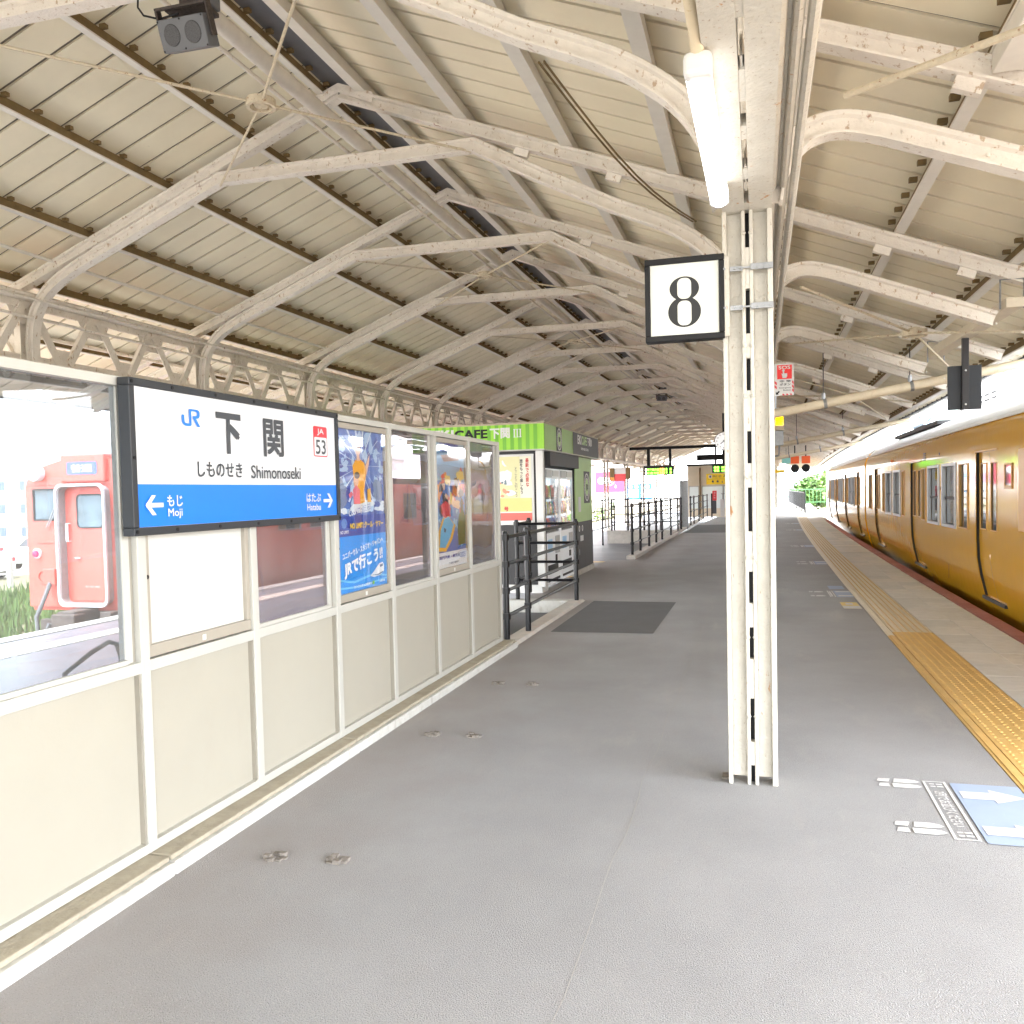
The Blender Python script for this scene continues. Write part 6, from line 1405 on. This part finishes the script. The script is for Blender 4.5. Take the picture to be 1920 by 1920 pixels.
def street_lamp(x, y, label):
    o = thing('street_lamp', label, 'street lamp', (x,y,-1.6)); MB().tube([(x,y,-1.7),(x,y,2.15),(x-.4,y,2.35),(x-2.6,y,2.4)], .08, 8).build('pole', M_GALV, o, smooth=True); MB().box(x-3.4,y-.15,2.33,x-2.6,y+.15,2.45).build('lamp_head', M_GALV, o, bevel=.03)
street_lamp(-33.5,31.0,'thin grey street lamp with a long arm left of the red railcar')
def vehicle(x, y, rot, m, label):
    o = thing('parked_car', label, 'car', (0,0,0), 'cars parked beyond the fence')
    prof = [(-2.1,.35),(-2.15,.75),(-1.95,.95),(-1.25,1.02),(-.65,1.42),(.9,1.45),(1.55,1.02),(2.0,.92),(2.12,.7),(2.1,.35)]
    g = MB(); n = len(prof); ws = [.80,.83,.83,.80,.68,.68,.78,.82,.82,.80]
    g.add([(a,-w,z) for (a,z),w in zip(prof,ws)]+[(a,w,z) for (a,z),w in zip(prof,ws)], [tuple(range(n-1,-1,-1)),tuple(range(n,2*n))]+[(i,(i+1)%n,(i+1)%n+n,i+n) for i in range(n)])
    g.build('body', m, o, bevel=.06, seg=3, smooth=True)
    for s in (-1,1):
        MB().add([(-1.12,s*.80,1.02),(-.60,s*.70,1.38),(.1,s*.70,1.40),(.1,s*.80,1.02)], [(0,1,2,3)]).add([(.18,s*.80,1.02),(.18,s*.70,1.40),(.85,s*.70,1.40),(1.40,s*.79,1.02)], [(0,1,2,3)]).build('side_window', M_DGLASS, o)
        for a in (-1.3,1.35):
            w_ = MB().lathe([(.32,-.1),(.32,.1)], (a,s*.76,.32), (0,1,0), 18).build('wheel', M_BLACK, o); MB().lathe([(.19,0),(.15,.02)], (a,s*.862,.32), (0,s,0), 14).build('rim', M_GALV, w_)
        MB().box(-2.17,s*.55-.16,.72,-2.10,s*.55+.16,.84).build('headlight', M_VRIM, o); MB().box(2.07,s*.6-.12,.75,2.15,s*.6+.12,.9).build('tail_light', M_RED, o)
    MB().add([(-1.24,-.72,1.045),(-1.24,.72,1.045),(-.70,.62,1.405),(-.70,-.62,1.405)], [(0,1,2,3)]).build('windscreen', M_DGLASS, o)
    o.location = (x,y,-1.55); o.rotation_euler = (0,0,rot); return o
M_CARW = mat('white_car_paint', (.78,.79,.80), .2, var=.02, coat=.6); M_CARS = mat('silver_car_paint', (.48,.50,.52), .25, metal=.5, var=.02)
vehicle(-31.2,27.5,R(12),M_CARW,'white hatchback parked beyond the grass left of the red railcar'); vehicle(-38.5,34,R(8),M_CARS,'silver car parked behind the white hatchback'); vehicle(-33.2,34.5,R(100),M_CARW,'white car parked end on near the street lamp')
fz = thing('post_and_rail_fence', 'low grey post and rail fence along the grass verge', 'fence', (-25,24,-1.6))
for i in range(7): MB().box(-29.05+i*1.0,23.3+i*.6,-1.6,-28.9+i*1.0,23.45+i*.6,-.45).build('post', M_CONC, fz)
for z in (-.6,-1.0): MB().bar((-29,23.4,z),(-23,27.0,z),.05,.08).build('rail', M_CONC, fz)
# leafy shrubs and trees, each with its own trunk and crown
LEAF = [mat('leaf_green_%d' % i, c, .6, var=.35, vscale=2.0) for i, c in enumerate([(.075,.15,.03), (.10,.19,.035), (.055,.12,.03)])]
rr = random.Random(17)
def plant(name, cat, x, y, z, w, h, label, n=900, leaf=.12, group=None, k=0, trunk=True):
    o = thing(name, label, cat, (x,y,z), group); g = MB(); lobes = [(rr.uniform(-.32,.32)*w, rr.uniform(-.3,.3)*w, h*rr.uniform(.35,.85), rr.uniform(.2,.34)*w) for _ in range(9)]
    for i in range(n):
        a, b, c_, r_ = rr.choice(lobes); v = Vector((rr.gauss(0,1),rr.gauss(0,1),rr.gauss(0,1))).normalized()*r_*rr.uniform(.55,1.05)
        p = Vector((x+a+v.x, y+b+v.y, z+max(.05,c_+v.z*.9))); u = Vector((rr.uniform(-1,1),rr.uniform(-1,1),rr.uniform(-.6,.6))).normalized()*leaf; t = u.cross(Vector((rr.uniform(-1,1),rr.uniform(-1,1),1))).normalized()*leaf*.5
        g.add([p-u,p+t,p+u,p-t], [(0,1,2,3)])
    cr_ = g.build('crown', LEAF[k % 3], o, fix=False)
    t = MB()
    for i in range(4): a = rr.uniform(0,6.28); t.tube([(x,y,z),(x+.12*w*math.cos(a),y+.12*w*math.sin(a),z+h*.35),(x+.25*w*math.cos(a),y+.25*w*math.sin(a),z+h*.7)], [.03*w,.02*w,.008*w], 5)
    t.build('trunk', mat('bark', (.12,.09,.06), .9, var=.3), o, smooth=True); return o
plant('shrub','shrub',-25.3,21.0,-1.5,3.0,1.5,'low bright shrub on the verge left of the railcar',700,.12,None,1)
for i, (x, y, w, h, lab) in enumerate(((5.2,98,4.5,4.2,'round leafy shrub behind the green end fence'),(9.5,92,6,4.5,'spreading shrub between the bar fence and the train'),(13.5,105,7,6,'bushy tree beside the ochre train end'),(8.0,118,5,5.2,'taller tree in front of the grey building'))): plant('tree' if h > 5 else 'shrub','tree' if h > 5 else 'shrub',x,y,-1.3,w,h,lab,1500,.30,None,i)
plant('shrub','shrub',-10.2,60,LOWZ-.9,1.6,2.2,'small bright shrub beside the left column row far away',300,.12,None,1)
# overhead line gantries across the right tracks
M_GAN = mat('pale_green_gantry_steel', (.42,.52,.50), .6, var=.1)
for i, (y, z) in enumerate(((62,5.6),(88,5.8),(120,6.0))):
    o = thing('line_gantry', 'pale lattice overhead line gantry over the right tracks, %s of three' % ('nearest','middle','farthest')[i], 'gantry', (10,y,0), 'overhead line gantries'); x0, x1 = 4.3+cx(y), 17+cx(y)
    g = MB()
    for zz in (z,z+.55): g.bar((x0,y,zz),(x1,y,zz),.08,.08)
    k = 0; x = x0
    while x < x1-.6: g.bar((x,y,z if k % 2 else z+.55),(x+.6,y,z+.55 if k % 2 else z),.05,.05); x += .6; k += 1
    g.build('lattice_beam', M_GAN, o)
    for xx in (x1,): MB().tube([(xx,y,-1.3),(xx,y,z+.6)], .14, 8).build('post', M_GAN, o); 
    if i: MB().tube([(x0,y,-1.3),(x0,y,z+.6)], .14, 8).build('post', M_GAN, o)
for xx, z0 in ((4.05,5.0),(4.05,5.6),(8.0,5.0)):
    pts = [(xx+cx(y), y, z0-.10*math.sin((y % 20)/20*math.pi)) for y in range(0,140,4)]
    tag(MB().tube(pts, .012, 4).build('contact_wire', M_DARK), {(4.05,5.0):'lower overhead wire above the ochre train',(4.05,5.6):'upper overhead wire above the ochre train',(8.0,5.0):'overhead wire above the far right track'}[(xx,z0)], 'wire', 'overhead wires')
